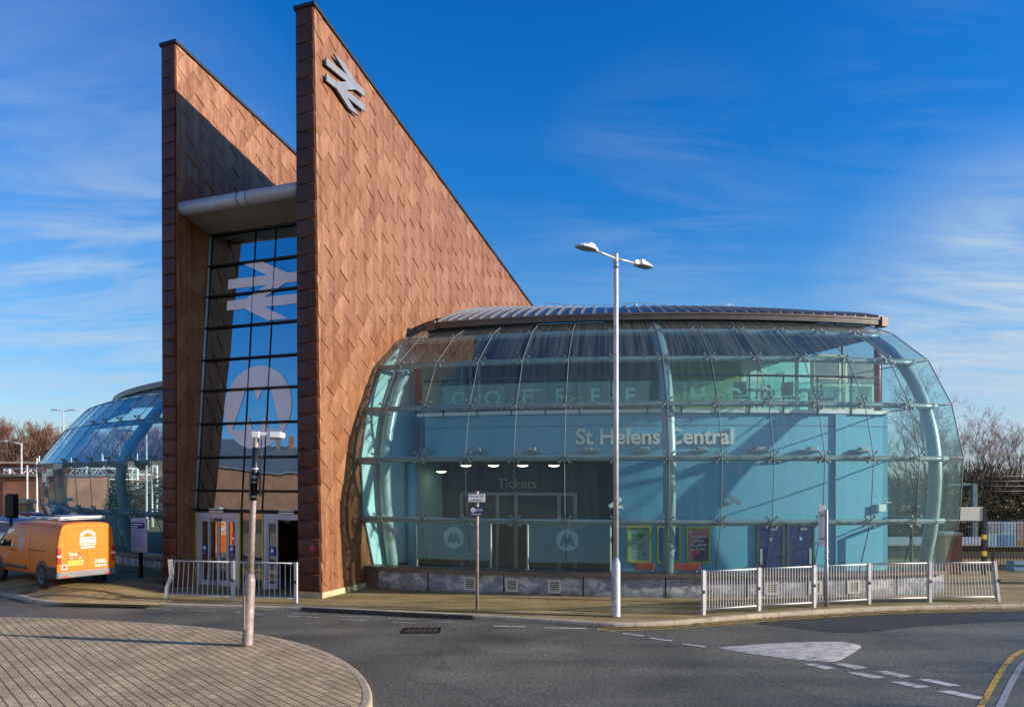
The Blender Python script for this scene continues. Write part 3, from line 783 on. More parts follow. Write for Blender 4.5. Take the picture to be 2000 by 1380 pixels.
# ------------------------------------------------------------------ the station
st = thing('railway_station', 'copper-finned railway station with a bulging drum of green glass and a tall mirrored entrance', 'station', (-1.0, 27.0, 0))
FH = 15.28
def finR(u0, lean):
    return lambda s, z, off=0.0: L(u0 - lean * z / FH + off, s, z)
def fin(u_r, lean, thick_b, thick_t, slope, s_end, z0, inner_hide):
    top = lambda s: FH - slope * s
    right = finR(u_r, lean)
    left = lambda s, z: L(u_r - thick_b + (thick_b - thick_t) * z / FH - lean * z / FH, s, z)
    mb = MB()
    P = [(0, z0), (s_end, z0), (s_end, top(s_end)), (0, FH)]
    r = [right(s, z) for s, z in P]; l = [left(s, z) for s, z in P]
    a = mb.add(r); b = mb.add(l)
    mb.face(a); mb.face(b[::-1])
    for j in range(4): mb.face((a[j], a[(j + 1) % 4], b[(j + 1) % 4], b[j]))
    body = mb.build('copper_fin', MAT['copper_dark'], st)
    # shingles on the right-hand face
    mb = MB()
    A = Vector((.573, .819)); B = Vector((.819, -.573)); LN, WD = .86, .42
    poly = [(0.02, z0), (s_end, z0), (s_end, top(s_end) - .06), (0.02, FH - .06)]
    k1 = slope / math.hypot(1, slope); k2 = 1 / math.hypot(1, slope); kc = k2 * (FH - .06)
    for ip in range(-34, 45):
        for iq in range(-20, 45):
            q0 = iq * LN + (ip % 2) * LN * .5; p0 = ip * WD
            cs = []
            for p, q in ((p0, q0), (p0 + WD, q0), (p0 + WD, q0 + LN), (p0, q0 + LN)):
                v = A * q + B * p; cs.append((v.x, v.y))
            pl = clip_poly(cs, -1, 0, -.02); 
            if len(pl) > 2: pl = clip_poly(pl, 1, 0, s_end)
            if len(pl) > 2: pl = clip_poly(pl, 0, -1, -z0)
            if len(pl) > 2: pl = clip_poly(pl, k1, k2, kc)
            if len(pl) < 3: continue
            if inner_hide and all(inner_hide(s, z) for s, z in pl): continue
            tilt = random.uniform(-.004, .004); tilt2 = random.uniform(-.006, .006)
            top_i = []; bot_i = []
            cxx = sum(s for s, z in pl) / len(pl); czz = sum(z for s, z in pl) / len(pl)
            def off(s, z):
                q = s * A.x + z * A.y - q0; p = s * B.x + z * B.y - p0
                return .024 - .016 * q / LN + .008 * p / WD + tilt * p / WD * 2 + tilt2 * (q / LN)
            for s, z in pl:
                top_i.append(right(s, z, off(s, z))); bot_i.append(right(s, z, .001))
            cc = mb.add([right(cxx, czz, off(cxx, czz) + random.uniform(.003, .011))])[0]
            a = mb.add(top_i); b = mb.add(bot_i); n = len(a)
            for j in range(n):
                mb.face((a[j], a[(j + 1) % n], cc), False)
                mb.face((a[j], b[j], b[(j + 1) % n], a[(j + 1) % n]))
    mb.build('shingle_cladding', MAT['copper'], body)
    # seamed front edge
    mb = MB(); nz = 33; hz = (FH - z0) / nz
    for k in range(nz):
        za, zb = z0 + k * hz + .006, z0 + (k + 1) * hz - .006
        fr = []
        for z in (za, zb):
            a = right(0, z, -.006); b = left(0, z); dv = -VV
            fr.append((a + dv * .014, b + dv * .014))
        q = [fr[0][1], fr[0][0], fr[1][0], fr[1][1]]
        cen = sum(q, Vector()) / 4 - VV * .016
        ins = [p + (cen - p) * .22 - VV * .008 for p in q]
        iq = mb.add(q); ii = mb.add(ins); c = mb.add([cen])[0]; back = mb.add([p + VV * .013 for p in q])
        for j in range(4):
            mb.face((iq[j], iq[(j + 1) % 4], ii[(j + 1) % 4], ii[j]), True)
            mb.face((ii[j], ii[(j + 1) % 4], c), True)
            mb.face((iq[j], back[j], back[(j + 1) % 4], iq[(j + 1) % 4]))
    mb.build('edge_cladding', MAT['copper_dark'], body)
    # dark coping along the raking top
    mb = MB()
    for (s0, s1) in ((-.05, s_end + .05),):
        za, zb = top(s0), top(s1)
        p = [left(s0, za) - UU * .05 + Vector((0, 0, -.03)), right(s0, za, .06) + Vector((0, 0, -.03)), right(s1, zb, .06) + Vector((0, 0, -.03)), left(s1, zb) - UU * .05 + Vector((0, 0, -.03))]
        mb.hexa(p + [x + Vector((0, 0, .09)) for x in p])
    mb.build('coping', MAT['dark_metal'], body)
    return body, right, left, top
ROWS = [(28.0, .715), (28.5, 2.06), (28.62, 3.69), (28.25, 5.09), (27.46, 6.36), (26.14, 7.32), (25.1, 7.76)]
PROF = [(2.38, .0), (2.38, .715), (1.875, 2.06), (1.756, 3.69), (2.13, 5.09), (2.92, 6.38), (4.24, 7.38), (5.28, 7.85), (8, 8.7), (16, 10.3)]
def prof_s(z):
    for (s0, z0), (s1, z1) in zip(PROF, PROF[1:]):
        if z0 <= z <= z1: return s0 + (s1 - s0) * (z - z0) / (z1 - z0)
    return 99
nf, nfR, nfL, nfT = fin(0.0, .24, .70, .54, .277, 17.0, .24, lambda s, z: s > prof_s(z) + .75)
lf, lfR, lfL, lfT = fin(-4.80, .05, .50, .50, .20, 17.0, .10, None)
# sandstone foot of the near fin
mb = MB()
p = [nfL(-.0, .1) - VV * .02, nfR(-.0, .1, .05) - VV * .02, nfR(2.6, .1, .05), nfL(2.6, .1)]
mb.hexa([Vector((q.x, q.y, .09)) for q in p] + [Vector((q.x, q.y, .243)) for q in p]); mb.build('stone_base', MAT['sandstone'], nf)
# emblem on the near fin
def fin_fn(s0, z0, off):
    return lambda p: nfR(s0 + p.x, z0 + p.y, off + p.z)
e0 = (1.20, 13.05)
def fin_sz(px, py):
    """where a sight line meets the near fin's right face"""
    d = ray(px, py); lo, hi = 5.0, 60.0
    f = lambda y: (d * y + Vector((0, 0, H)) - FO).dot(UU) + .24 * (d.z * y + H) / FH - .04
    for _ in range(50):
        m = (lo + hi) / 2
        if f(lo) * f(m) <= 0: hi = m
        else: lo = m
    q = d * lo + Vector((0, 0, H)) - FO
    return q.dot(VV), q.z
ca = fin_sz(634, 152); cb = fin_sz(709, 184)
cen = fin_sz(671, 169)
mb = MB(); rail_logo(mb, fin_fn(cen[0], cen[1], .09), abs(cb[0] - ca[0]) * 1.0, .05)
mb.build('rail_emblem', MAT['emblem'], nf)
for dx, dy in ((-.3, .15), (.3, .15), (-.3, -.15), (.3, -.15)):
    mb = MB(); a = nfR(cen[0] + dx, cen[1] + dy, .03); b = nfR(cen[0] + dx, cen[1] + dy, .095); mb.tube([a, b], .02, 6); mb.build('emblem_bracket', MAT['dark_metal'], nf)
# small round sticker on the fin's front edge
mb = MB(); q = dp(601, 1069, 19.7); q = nfR(0, q.z, -.22) - VV * .035
fnp = flat_fn(q, UU, (0, 0, 1), -VV)
mb.prism([fnp(Vector((.075 * math.cos(a), .075 * math.sin(a), 0))) for a in [2 * PI * k / 20 for k in range(20)]], -VV * .004)
mb.build('sticker', pm('pink_sticker', (.5, .03, .16), .5), nf)

# ---- entrance between the fins
def EP(t, z, out=0.0):
    s = .7 + .6 * max(0, z - 2.25) / 8.0
    return L(-t, s - out, z)
TR, TL = .70, 4.82
TM = [TR, 2.44, 3.15, TL]
ZM = [2.25, 2.80, 3.74, 4.70, 5.66, 6.55, 7.49, 8.42, 9.32, 10.25]
mb = MB(); mb.poly([EP(TR, 2.25), EP(TL, 2.25), EP(TL, 10.3), EP(TR, 10.3)])
eg = mb.build('entrance_glazing', MAT['glass_entry'], st)
mb = MB()
for z in ZM: mb.tube([EP(TR, z, .05), EP(TL, z, .05)], .036, 8)
for t_ in TM[1:3]:
    mb.tube([EP(t_, 2.25, .012), EP(t_, 10.25, .012)], .018, 6)
mb.build('mullion', MAT['dark_metal'], eg)
mb = MB(); mb.tube([EP(TL - .05, 2.2, .04), EP(TL - .05, 10.25, .04)], .04, 6); mb.build('edge_trim', MAT['steel_blue'], eg)
# films on the entrance glass
def ent_at(px, py):
    d = ray(px, py); lo, hi = 10.0, 40.0
    def f(y):
        q = d * y + Vector((0, 0, H)) - FO
        return q.dot(VV) - (.7 + .6 * max(0, q.z - 2.25) / 8.0)
    for _ in range(50):
        m = (lo + hi) / 2
        if f(lo) * f(m) <= 0: hi = m
        else: lo = m
    q = d * lo + Vector((0, 0, H)) - FO
    return -q.dot(UU), q.z
def ent_fn(t0, z0, out):
    return lambda p: EP(t0 - p.x, z0 + p.y, out + p.z)
tc_, zc_ = ent_at(503, 795)
mb = MB(); m_logo(mb, 1.17, ent_fn(tc_, zc_, .012)); mb.build('station_roundel', MAT['lilac'], eg)
tA, zA = ent_at(443, 600); tB, zB = ent_at(588, 540); tC, zC = ent_at(517, 570)
mb = MB(); rail_logo(mb, ent_fn(tC - .05, zC + .02, .012), 2.72, .004); mb.build('rail_emblem', MAT['lilac'], eg)
# canopy
mb = MB(); mb.tube([L(-TR, .22, 10.70), L(-2.6, .22, 10.70), L(-4.79, .22, 10.70)], .20, 20)
can = mb.build('canopy_tube', pm('pale_canopy_tube', (.40, .42, .45), .4, .1, .14, 3), st)
for t_ in (2.45, 2.75):
    mb = MB(); mb.tube([L(-t_, .22, 10.70), L(-t_ - .02, .22, 10.70)], .206, 20); mb.build('tube_joint', MAT['dark_metal'], can)
mb = MB()
pn = [TR, 2.2, 3.5, 4.8]
for a, b in zip(pn, pn[1:]):
    for s0, s1 in ((.30, .75), (.76, 1.32)):
        zf = lambda s: 10.52 - (s - .3) * .26
        q = [L(-a - .004, s0, zf(s0)), L(-b + .004, s0, zf(s0)), L(-b + .004, s1, zf(s1)), L(-a - .004, s1, zf(s1))]
        mb.hexa(q + [x + Vector((0, 0, .06)) for x in q])
mb.build('canopy_soffit', pm('grey_soffit', (.25, .235, .22), .7, 0, .12, 2), can)
mb = MB(); mb.hexa([L(-TR, .4, 10.66), L(-4.8, .4, 10.66), L(-4.8, 15, 10.3), L(-TR, 15, 10.3), L(-TR, .4, 10.80), L(-4.8, .4, 10.80), L(-4.8, 15, 10.44), L(-TR, 15, 10.44)])
mb.build('entrance_roof', MAT['zinc'], st)
# doors
def dframe(mb, t0, t1, z0, z1, s=.70, d=.06):
    mb.hexa([L(-t0, s, z0), L(-t1, s, z0), L(-t1, s + d, z0), L(-t0, s + d, z0), L(-t0, s, z1), L(-t1, s, z1), L(-t1, s + d, z1), L(-t0, s + d, z1)])
mb = MB(); dframe(mb, TR, TL, 2.19, 2.26, .66, .12); mb.build('transom', MAT['dark_metal'], st)
for (a, b, nm, shut) in ((4.74, 3.24, 'left', True), (2.38, .78, 'right', False)):
    mb = MB()
    dframe(mb, a, a - .10, .1, 2.18, .69); dframe(mb, b + .10, b, .1, 2.18, .69)
    dframe(mb, a - .102, b + .102, 2.02, 2.18, .69)
    dr = mb.build('sliding_door', MAT['lilac_frame'], st)
    mb = MB(); mm = (a + b) / 2
    dframe(mb, mm + .25, mm - .25, 2.185, 2.30, .62, .05); mb.build('door_sensor', MAT['cream'], dr)
    mb = MB(); dframe(mb, mm + .12, mm - .12, 1.95, 2.015, .66, .05); mb.build('sensor_eye', MAT['black'], dr)
    n = 4; w = (a - b - .2) / n
    leaves = range(n) if shut else (0, )
    for k in leaves:
        x0 = a - .10 - k * w
        mb = MB()
        dframe(mb, x0 - .004, x0 - .05, .12, 2.01, .71, .04); dframe(mb, x0 - w + .05, x0 - w + .004, .12, 2.01, .71, .04)
        dframe(mb, x0 - .051, x0 - w + .051, .12, .26, .71, .04); dframe(mb, x0 - .051, x0 - w + .051, 1.93, 2.01, .71, .04)
        lv = mb.build('door_leaf', MAT['lilac_frame'] if k != 1 else MAT['steel_grey'], dr)
        mb = MB(); mb.poly([L(-x0 + .05, .735, .26), L(-x0 + w - .05, .735, .26), L(-x0 + w - .05, .735, 1.93), L(-x0 + .05, .735, 1.93)]); mb.build('door_pane', MAT['glass_door'], lv)
        if k in (0, 3):
            mb = MB(); m_ = -x0 + w / 2
            mb.poly([L(m_ - .08, .70, 1.02), L(m_ + .08, .70, 1.02), L(m_ + .08, .70, 1.27), L(m_ - .08, .70, 1.27)]); mb.build('door_notice', pm('blue_notice', (.03, .09, .35), .5), lv)
            mb = MB(); q = L(m_, .696, 1.17)
            mb.prism([q + UU * .05 * math.cos(x) + Vector((0, 0, .05 * math.sin(x))) for x in [2 * PI * j / 14 for j in range(14)]], -VV * .002); mb.build('door_symbol', MAT['white'], lv)
    for tt in (a + .03, b - .03):
        mb = MB(); dframe(mb, tt + .018, tt - .018, .1, 2.18, .67, .05); mb.build('yellow_trim', MAT['lime'], dr)
mb = MB(); mb.poly([L(-3.2, .74, .12), L(-2.42, .74, .12), L(-2.42, .74, 2.18), L(-3.2, .74, 2.18)]); mb.build('side_light', MAT['glass_door'], st)
# entrance hall
mb = MB()
mb.poly([L(-TR, .8, .108), L(-4.8, .8, .108), L(-4.8, 13, .108), L(-TR, 13, .108)]); mb.build('hall_floor', MAT['floor_in'], st)
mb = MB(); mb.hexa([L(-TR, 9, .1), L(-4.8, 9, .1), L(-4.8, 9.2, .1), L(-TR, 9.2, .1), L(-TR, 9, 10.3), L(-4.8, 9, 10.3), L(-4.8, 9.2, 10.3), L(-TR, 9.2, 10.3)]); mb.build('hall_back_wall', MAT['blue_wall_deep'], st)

# ---- drum, right of the fins
PH0, PH1 = -.409, .263
SEAM = [-.0574 + .0532 * k for k in range(-6, 6)]
edges = [PH0] + [s for s in SEAM if PH0 + .012 < s < PH1 - .01] + [PH1]
for r in range(6):
    (r0, z0), (r1, z1) = ROWS[r], ROWS[r + 1]
    for a, b in zip(edges, edges[1:]):
        g = .008 / 24
        q = [D(r0, a + g, z0), D(r0, b - g, z0), D(r1, b - g, z1), D(r1, a + g, z1)]
        dv = (q[3] - q[0]).normalized() * .008; dw = (q[2] - q[1]).normalized() * .008
        mb = MB(); mb.poly([q[0] + dv, q[1] + dw, q[2] - dw, q[3] - dv])
        mb.build('glass_pane', MAT['glass_top'] if r >= 4 else MAT['glass'], st)
mb = MB()
for e in edges[1:-1]:
    mb.tube([D(r, e, z) for r, z in ROWS], .012, 5)
for (r, z) in ROWS[1:6]:
    mb.tube([D(r, PH0 + (PH1 - PH0) * k / 40, z) for k in range(41)], .011, 5)
mb.tube([D(r, PH1, z) for r, z in ROWS], .016, 5)
mb.build('glazing_joint', MAT['joint'], st)
# tubular ring beams and curved ribs
for (r, z) in ROWS[1:6]:
    mb = MB(); mb.tube([D(r - .30, PH0 + (.254 - PH0) * k / 40, z - .03) for k in range(41)], .075, 10); mb.build('ring_tube', MAT['steel_blue'], st)
for ph in (-.378, -.0535, .250):
    ri = .55
    if ph < -.3: ri = 1.12; ph = phi_at(750, 28.62 - ri)
    pth = [(28.1 - ri, .3), (28.17 - ri, .75)] + [(r - ri, z) for r, z in ROWS[1:6]] + [(25.55 - ri, 7.55)]
    # rounded path
    pp = smooth2(pth, 2)
    mb = MB(); mb.tube([D(r, ph, z) for r, z in pp], .165, 16)
    rb = mb.build('curved_rib', MAT['steel_blue'], st)
    for r, z in ROWS[1:6]:
        mb = MB(); mb.tube([D(r - ri + .05, ph, z - .02), D(r - .25, ph, z - .02)], .07, 8); mb.build('rib_bracket', MAT['steel_blue'], rb)
# spider fittings (one mesh per ring, shared)
def spider(sl):
    mb = MB(); up = Vector((0, sl[0], sl[1])); dn = Vector((0, -sl[2], -sl[3]))
    hub = Vector((0, .12, -.01))
    mb.tube([hub + Vector((0, -.05, 0)), hub + Vector((0, .12, 0))], .036, 8)
    for sx_ in (-1, 1):
        for v in (up, dn):
            tip = Vector((sx_ * .13, .03, 0)) + v * .13
            mb.tube([hub, tip], [.022, .015], 6)
            mb.tube([tip + Vector((0, .03, 0)), tip + Vector((0, -.045, 0))], .027, 8)
    return mb.build('spider_fitting', MAT['spider'], st, local=True)
for r in range(1, 6):
    (ra, za), (rb_, zb), (rc, zc) = ROWS[r - 1], ROWS[r], ROWS[r + 1]
    l1 = math.hypot(rb_ - ra, zb - za); l2 = math.hypot(rc - rb_, zc - zb)
    # inward (+y) slope of the sheet above / below
    sp = spider(((rb_ - rc) / l2, (zc - zb) / l2, -(rb_ - ra) / l1 * -1 * -1, (zb - za) / l1))
    first = True
    for e in SEAM:
        if not (PH0 + .01 < e < PH1 - .004): continue
        o = sp if first else sp.copy()
        if not first: COL.objects.link(o)
        first = False
        o.parent = st
        o.location = D(rb_, e, zb) - Vector(st.location); o.rotation_euler = (0, 0, e)
# plinth and coping all round
def ring(mb, r0, r1, z0, z1, a, b, n=40):
    for k in range(n):
        p, q = a + (b - a) * k / n, a + (b - a) * (k + 1) / n
        i = mb.add([D(r0, p, z0), D(r0, q, z0), D(r1, q, z0), D(r1, p, z0), D(r0, p, z1), D(r0, q, z1), D(r1, q, z1), D(r1, p, z1)])
        for f in ((0, 1, 5, 4), (1 if k == n - 1 else 1, 2, 6, 5) if k == n - 1 else None, (2, 3, 7, 6), (3, 0, 4, 7) if k == 0 else None, (4, 5, 6, 7), (0, 3, 2, 1)):
            if f: mb.face([i[j] for j in f])
def vent(ph, par, z=.35):
    mb = MB(); t_ = Vector((math.cos(ph), math.sin(ph), 0)); n_ = Vector((math.sin(ph), -math.cos(ph), 0))
    c = D(28.002, ph, z); M = Matrix.Rotation(ph, 4, 'Z')
    for dx, dz, w, h in ((0, .15, .33, .045), (0, -.15, .33, .045), (-.145, 0, .045, .255), (.145, 0, .045, .255)):
        mb.box(c + t_ * dx + Vector((0, 0, dz)) + n_ * .01, (w, .03, h), M=M)
    for k in range(5): mb.box(c + Vector((0, 0, -.10 + k * .05)) + n_ * .006, (.25, .02, .022), M=M @ Matrix.Rotation(.5, 4, 'X'))
    v = mb.build('vent_grille', MAT['cream'], par)
    mb = MB(); mb.box(c + n_ * .001, (.25, .008, .255), M=M); mb.build('vent_opening', MAT['black'], v)
for (a, b, vents, joints) in ((PH0 - .0, PH1, (918, 1000, 1083, 1507, 1592, 1667), (836, 984, 1139, 1300, 1458, 1609, 1750)), (-1.32, -.50, (228, 266, 308), (283, 240, 200))):
    if a < -1: CX, CY, RS = 4.2, 47.6, 0.0
    mb = MB(); ring(mb, 28.0, 27.7, .06, .62, a, b); pl = mb.build('plinth_wall', MAT['plinth'], st)
    mb = MB(); ring(mb, 28.13, 27.6, .625, .715, a, b - .0 if b < 0 else b - .001); mb.build('plinth_coping', MAT['bronze'], pl)
    for j in joints:
        mb = MB(); ph = phi_at(j, 28.0); mb.box(D(28.001, ph, .34), (.035, .012, .56), M=Matrix.Rotation(ph, 4, 'Z')); mb.build('plinth_joint', MAT['dark_metal'], pl)
    for v in vents: vent(phi_at(v, 28.0), pl)
CX, CY, RS = 5.3, 43.4, 4.2
mb = MB(); q = D(28.0, PH0 + .011, .4); mb.bbox(q + Vector((.05, 0, 0)), (.34, .2, .62), .01, PH0); mb.build('plinth_pier', pm('brown_pier', (.12, .085, .065), .6), st)
# sill inside the glass
mb = MB(); ring(mb, 27.95, 26.2, .705, .712, PH0, PH1 - .002); 
# interior floor
mb = MB(); ring(mb, 27.68, 18.0, .100, .106, PH0, PH1 - .003, 30); mb.build('station_floor', MAT['floor_in'], st)

# ---- inside the drum: the curved blue wall
RW = 26.1
pL = phi_at(830, RW); pT = phi_at(1199, RW); pR = min(PH1 - .006, phi_at(1741, RW))
ZC = 3.66; ZB = 4.98
def arc_wall(mb, r, a, b, z0, z1, n=24, th=.12):
    ring(mb, r, r - th, z0, z1, a, b, n)
mb = MB(); arc_wall(mb, RW, pL, pR, ZC, ZB); arc_wall(mb, RW, pT, pR, .1, ZC - .001, 20)
bw = mb.build('blue_wall', MAT['blue_wall'], st)
mb = MB(); ring(mb, RW + .006, RW, 4.625, 4.64, pL, pR, 30); mb.build('wall_joint', MAT['teal_dark'], bw)
# end return of the wall, and pier next to the fin
mb = MB()
a = D(RW, pR, .1); b = D(20.0, pR, .1); n_ = Vector((math.cos(pR), math.sin(pR), 0)) * -.15
mb.hexa([a, b, b + n_, a + n_, Vector((a.x, a.y, ZB)), Vector((b.x, b.y, ZB)), Vector((b.x, b.y, ZB)) + n_, Vector((a.x, a.y, ZB)) + n_])
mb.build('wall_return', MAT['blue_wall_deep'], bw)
mb = MB(); ph = phi_at(1718, RW)
mb.box(D(RW + .03, phi_at(1640, RW), 2.5), (.34, .08, 5.0), M=Matrix.Rotation(phi_at(1640, RW), 4, 'Z')); mb.build('wall_pilaster', MAT['blue_wall'], bw)
mb = MB()
prf = [(2.42, .6), (1.93, 2.06), (1.81, 3.69), (2.18, 5.09), (2.98, 6.38), (4.3, 7.36), (5.3, 7.83), (9, 7.9), (9, .6)]
mb.prism([nfR(s, z, .045) for s, z in prf], UU * .05); mb.build('inner_fin_lining', MAT['cyan_wall'], st)
# balcony edge, slab, balustrade
mb = MB(); ring(mb, RW + .10, 18.0, ZB + .002, ZB + .10, pL - .01, pR, 30); sl_ = mb.build('upper_floor', MAT['white'], st)
pxs = [866 + 66.4 * k for k in range(13)]
mb = MB(); ring(mb, RW + .15, RW + .138, ZB + .16, 5.86, pL, phi_at(1700, RW), 30); bal = mb.build('balustrade', MAT['glass_rail'], st)
mb = MB(); mb.tube([D(RW + .10, pL + (phi_at(1706, RW) - pL) * k / 30, 6.02) for k in range(31)], .032, 8); mb.build('handrail', MAT['dark_metal'], bal)
for x in pxs:
    ph = phi_at(x, RW + .1); mb = MB(); M = Matrix.Rotation(ph, 4, 'Z')
    mb.box(D(RW + .10, ph, 5.47), (.03, .05, 1.08), M=M); mb.box(D(RW + .13, ph, 5.62), (.2, .03, .03), M=M); mb.box(D(RW + .13, ph, 5.12), (.2, .03, .03), M=M)
    mb.build('baluster', MAT['dark_metal'], bal)
def arc_fn(px, r, z):
    ph = phi_at(px, r)
    return lambda p: D(r + p.z, ph + p.x / (r - RS), z + p.y)
for ch, x in zip('COFFEEHOUSE', (895, 962, 1029, 1093, 1162, 1230, 1363, 1433, 1500, 1568, 1636)):
    mb = MB(); put_text(mb, ch, arc_fn(x, RW + .155, 5.24), size=.62, bold=.012); mb.build('glass_letter', MAT['teal_letters'], bal)
# upper floor back wall, in the colours of its bays
RB = 21.5
bays = [(700, 838, 'teal_dark'), (838, 890, 'red_wall'), (890, 938, 'teal_dark'), (938, 1190, 'ceiling_dark'), (1190, 1312, 'teal_dark'), (1312, 1452, 'green_wall'), (1452, 1582, 'cyan_wall'), (1582, 1712, 'teal_dark')]
ub = None
for a, b, c in bays:
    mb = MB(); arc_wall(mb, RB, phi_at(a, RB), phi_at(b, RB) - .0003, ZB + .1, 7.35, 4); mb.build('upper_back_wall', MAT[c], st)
# ceiling under the roof
mb = MB(); ring(mb, 25.7, 16.0, 7.28, 7.40, PH0, PH1 - .004, 30); mb.build('upper_ceiling', MAT['ceiling_dark'], st)
for x in (817, 1714):
    mb = MB(); ph = phi_at(x, 25.5); mb.tube([D(25.5, ph, ZB + .1), D(25.5, ph, 7.28)], .10, 12); mb.build('upper_column', pm('red_column', (.42, .06, .06), .5), st)
mb = MB(); ph = phi_at(1727, 25.6); mb.box(D(25.5, ph, 6.1), (.16, .2, 2.2), M=Matrix.Rotation(ph, 4, 'Z')); mb.build('upper_column', MAT['blue_wall'], st)
def arc_frame(px0, px1, y0, y1, r, bars_v, bars_h, w, mat, name, par):
    mb = MB()
    def zz(px, py):
        ph = phi_at(px, r); q = D(r, ph, 0); return H + (HY - py) / FP * q.y
    for x in [px0] + list(bars_v) + [px1]:
        ph = phi_at(x, r); mb.box(D(r, ph, (zz(x, y0) + zz(x, y1)) / 2), (w, .05, zz(x, y0) - zz(x, y1)), M=Matrix.Rotation(ph, 4, 'Z'))
    for y in [y0] + list(bars_h) + [y1]:
        a, b = phi_at(px0, r), phi_at(px1, r); zz_ = (zz(px0, y) + zz(px1, y)) / 2
        for k in range(6):
            p, q = a + (b - a) * k / 6, a + (b - a) * (k + 1) / 6; m_ = (p + q) / 2
            mb.box(D(r + .003, m_, zz_), ((q - p) * (r - RS) + .002, .044, w * .9), M=Matrix.Rotation(m_, 4, 'Z'))
    return mb.build(name, mat, par)
arc_frame(902, 936, 690, 800, 23.0, (919,), (778,), .07, MAT['cream'], 'upper_window_frame', st)
arc_frame(1588, 1652, 694, 800, 24.6, (1640,), (738, 752), .075, pm('warm_cream_frame', (.60, .55, .40), .5), 'upper_window_frame', st)
arc_frame(1655, 1704, 752, 800, 24.4, (), (), .06, MAT['cream'], 'upper_window_frame', st)
for x in (1450, 1462, 1482, 1556):
    mb = MB(); ph = phi_at(x, 23.4); mb.box(D(23.4, ph, 6.15), (.10, .06, 2.2), M=Matrix.Rotation(ph, 4, 'Z')); mb.build('screen_post', MAT['cream'], st)
mb = MB(); arc_wall(mb, 23.2, phi_at(1488, 23.2), phi_at(1578, 23.2), ZB + .1, 7.25, 4, .02); scn = mb.build('glass_screen', MAT['glass_rail'], st)
mb = MB()
mir = arc_fn(1535, 23.25, 6.42)
put_text(mb, 'Coffee House', lambda p: mir(Vector((-p.x, p.y, p.z))), size=.24); mb.build('reversed_lettering', MAT['frost_logo'], scn)
# ticket hall recess
RT = 23.4
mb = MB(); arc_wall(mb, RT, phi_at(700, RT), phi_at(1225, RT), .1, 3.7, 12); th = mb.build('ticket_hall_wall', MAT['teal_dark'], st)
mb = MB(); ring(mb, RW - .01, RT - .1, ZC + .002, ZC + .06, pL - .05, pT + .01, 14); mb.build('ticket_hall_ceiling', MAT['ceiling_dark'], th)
mb = MB(); a = D(RW - .13, pT, .1); b = D(RT, pT + .004, .1); n_ = Vector((.12, 0, 0))
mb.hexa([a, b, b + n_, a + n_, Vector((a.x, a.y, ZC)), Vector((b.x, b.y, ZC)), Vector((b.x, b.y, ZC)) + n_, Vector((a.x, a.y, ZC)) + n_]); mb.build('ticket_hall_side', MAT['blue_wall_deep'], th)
arc_frame(902, 1124, 964, 1112, RT + .06, (972, 1008, 1092), (), .12, MAT['steel_grey'], 'ticket_window_frame', th)
mb = MB(); put_text(mb, 'Tickets', arc_fn(1010, RT + .04, 3.2 + (930 - 953) / 1500 * 24.4), size=.45, bold=.014, ext=.02); mb.build('ticket_sign', MAT['grey_letters'], th)
mb = MB(); ph = phi_at(935, RT); mb.box(D(RT + .05, phi_at(826, RT), 2.6), (.12, .06, 1.5), M=Matrix.Rotation(ph, 4, 'Z')); mb.build('wall_strip', MAT['cream'], th)
# slender cyan column by the fin
mb = MB(); ph = phi_at(806, 25.8); mb.tube([D(25.8, ph, .1), D(25.8, ph, 3.66)], .17, 14); mb.build('hall_column', MAT['blue_wall'], st)
# frosted screens with roundels
for x0, x1, xm in ((815, 959, 886), (1031, 1192, 1108)):
    r = 26.5; mb = MB(); arc_wall(mb, r, phi_at(x0, r), phi_at(x1, r), .80, 1.97, 8, .012); fs = mb.build('frosted_screen', MAT['frosted'], st)
    mb = MB(); m_logo(mb, .315, arc_fn(xm, r + .004, 1.43)); mb.build('screen_roundel', MAT['frost_logo'], fs)
    for x in (x0, x1):
        mb = MB(); ph = phi_at(x, r); mb.tube([D(r + .02, ph, .1), D(r + .02, ph, 1.99)], .03, 8); mb.build('screen_post', MAT['cream'], fs)
# blue double doors in the wall
for x0, x1 in ((1477, 1531), (1536, 1590)):
    r = RW + .02; a, b = phi_at(x0, r), phi_at(x1, r); m_ = (a + b) / 2; w = (b - a) * (r - RS); M = Matrix.Rotation(m_, 4, 'Z')
    mb = MB()
    mb.box(D(r, a + .03 / (r - RS), .98), (.06, .08, 1.76), M=M); mb.box(D(r, b - .03 / (r - RS), .98), (.06, .08, 1.76), M=M); mb.box(D(r, m_, 1.83), (w - .122, .08, .06), M=M)
    df = mb.build('wall_door', MAT['teal_dark'], st)
    mb = MB(); mb.box(D(r - .002, m_, .95), (w - .124, .05, 1.69), M=M); dl = mb.build('door_leaf', MAT['door_blue'], df)
    mb = MB(); mb.box(D(r + .03, m_ + .0035, 1.72), (.2, .04, .06), M=M); mb.build('door_closer', MAT['steel_grey'], dl)
    mb = MB(); mb.tube([D(r + .02, m_, 1.45), D(r + .03, m_, 1.45)], .045, 12); mb.build('door_sign', MAT['frost_logo'], dl)
    mb = MB(); mb.box(D(r + .03, a + .13 / (r - RS) if x0 == 1477 else b - .13 / (r - RS), .95), (.07, .02, .45), M=M); mb.build('push_plate', MAT['galv'], dl)
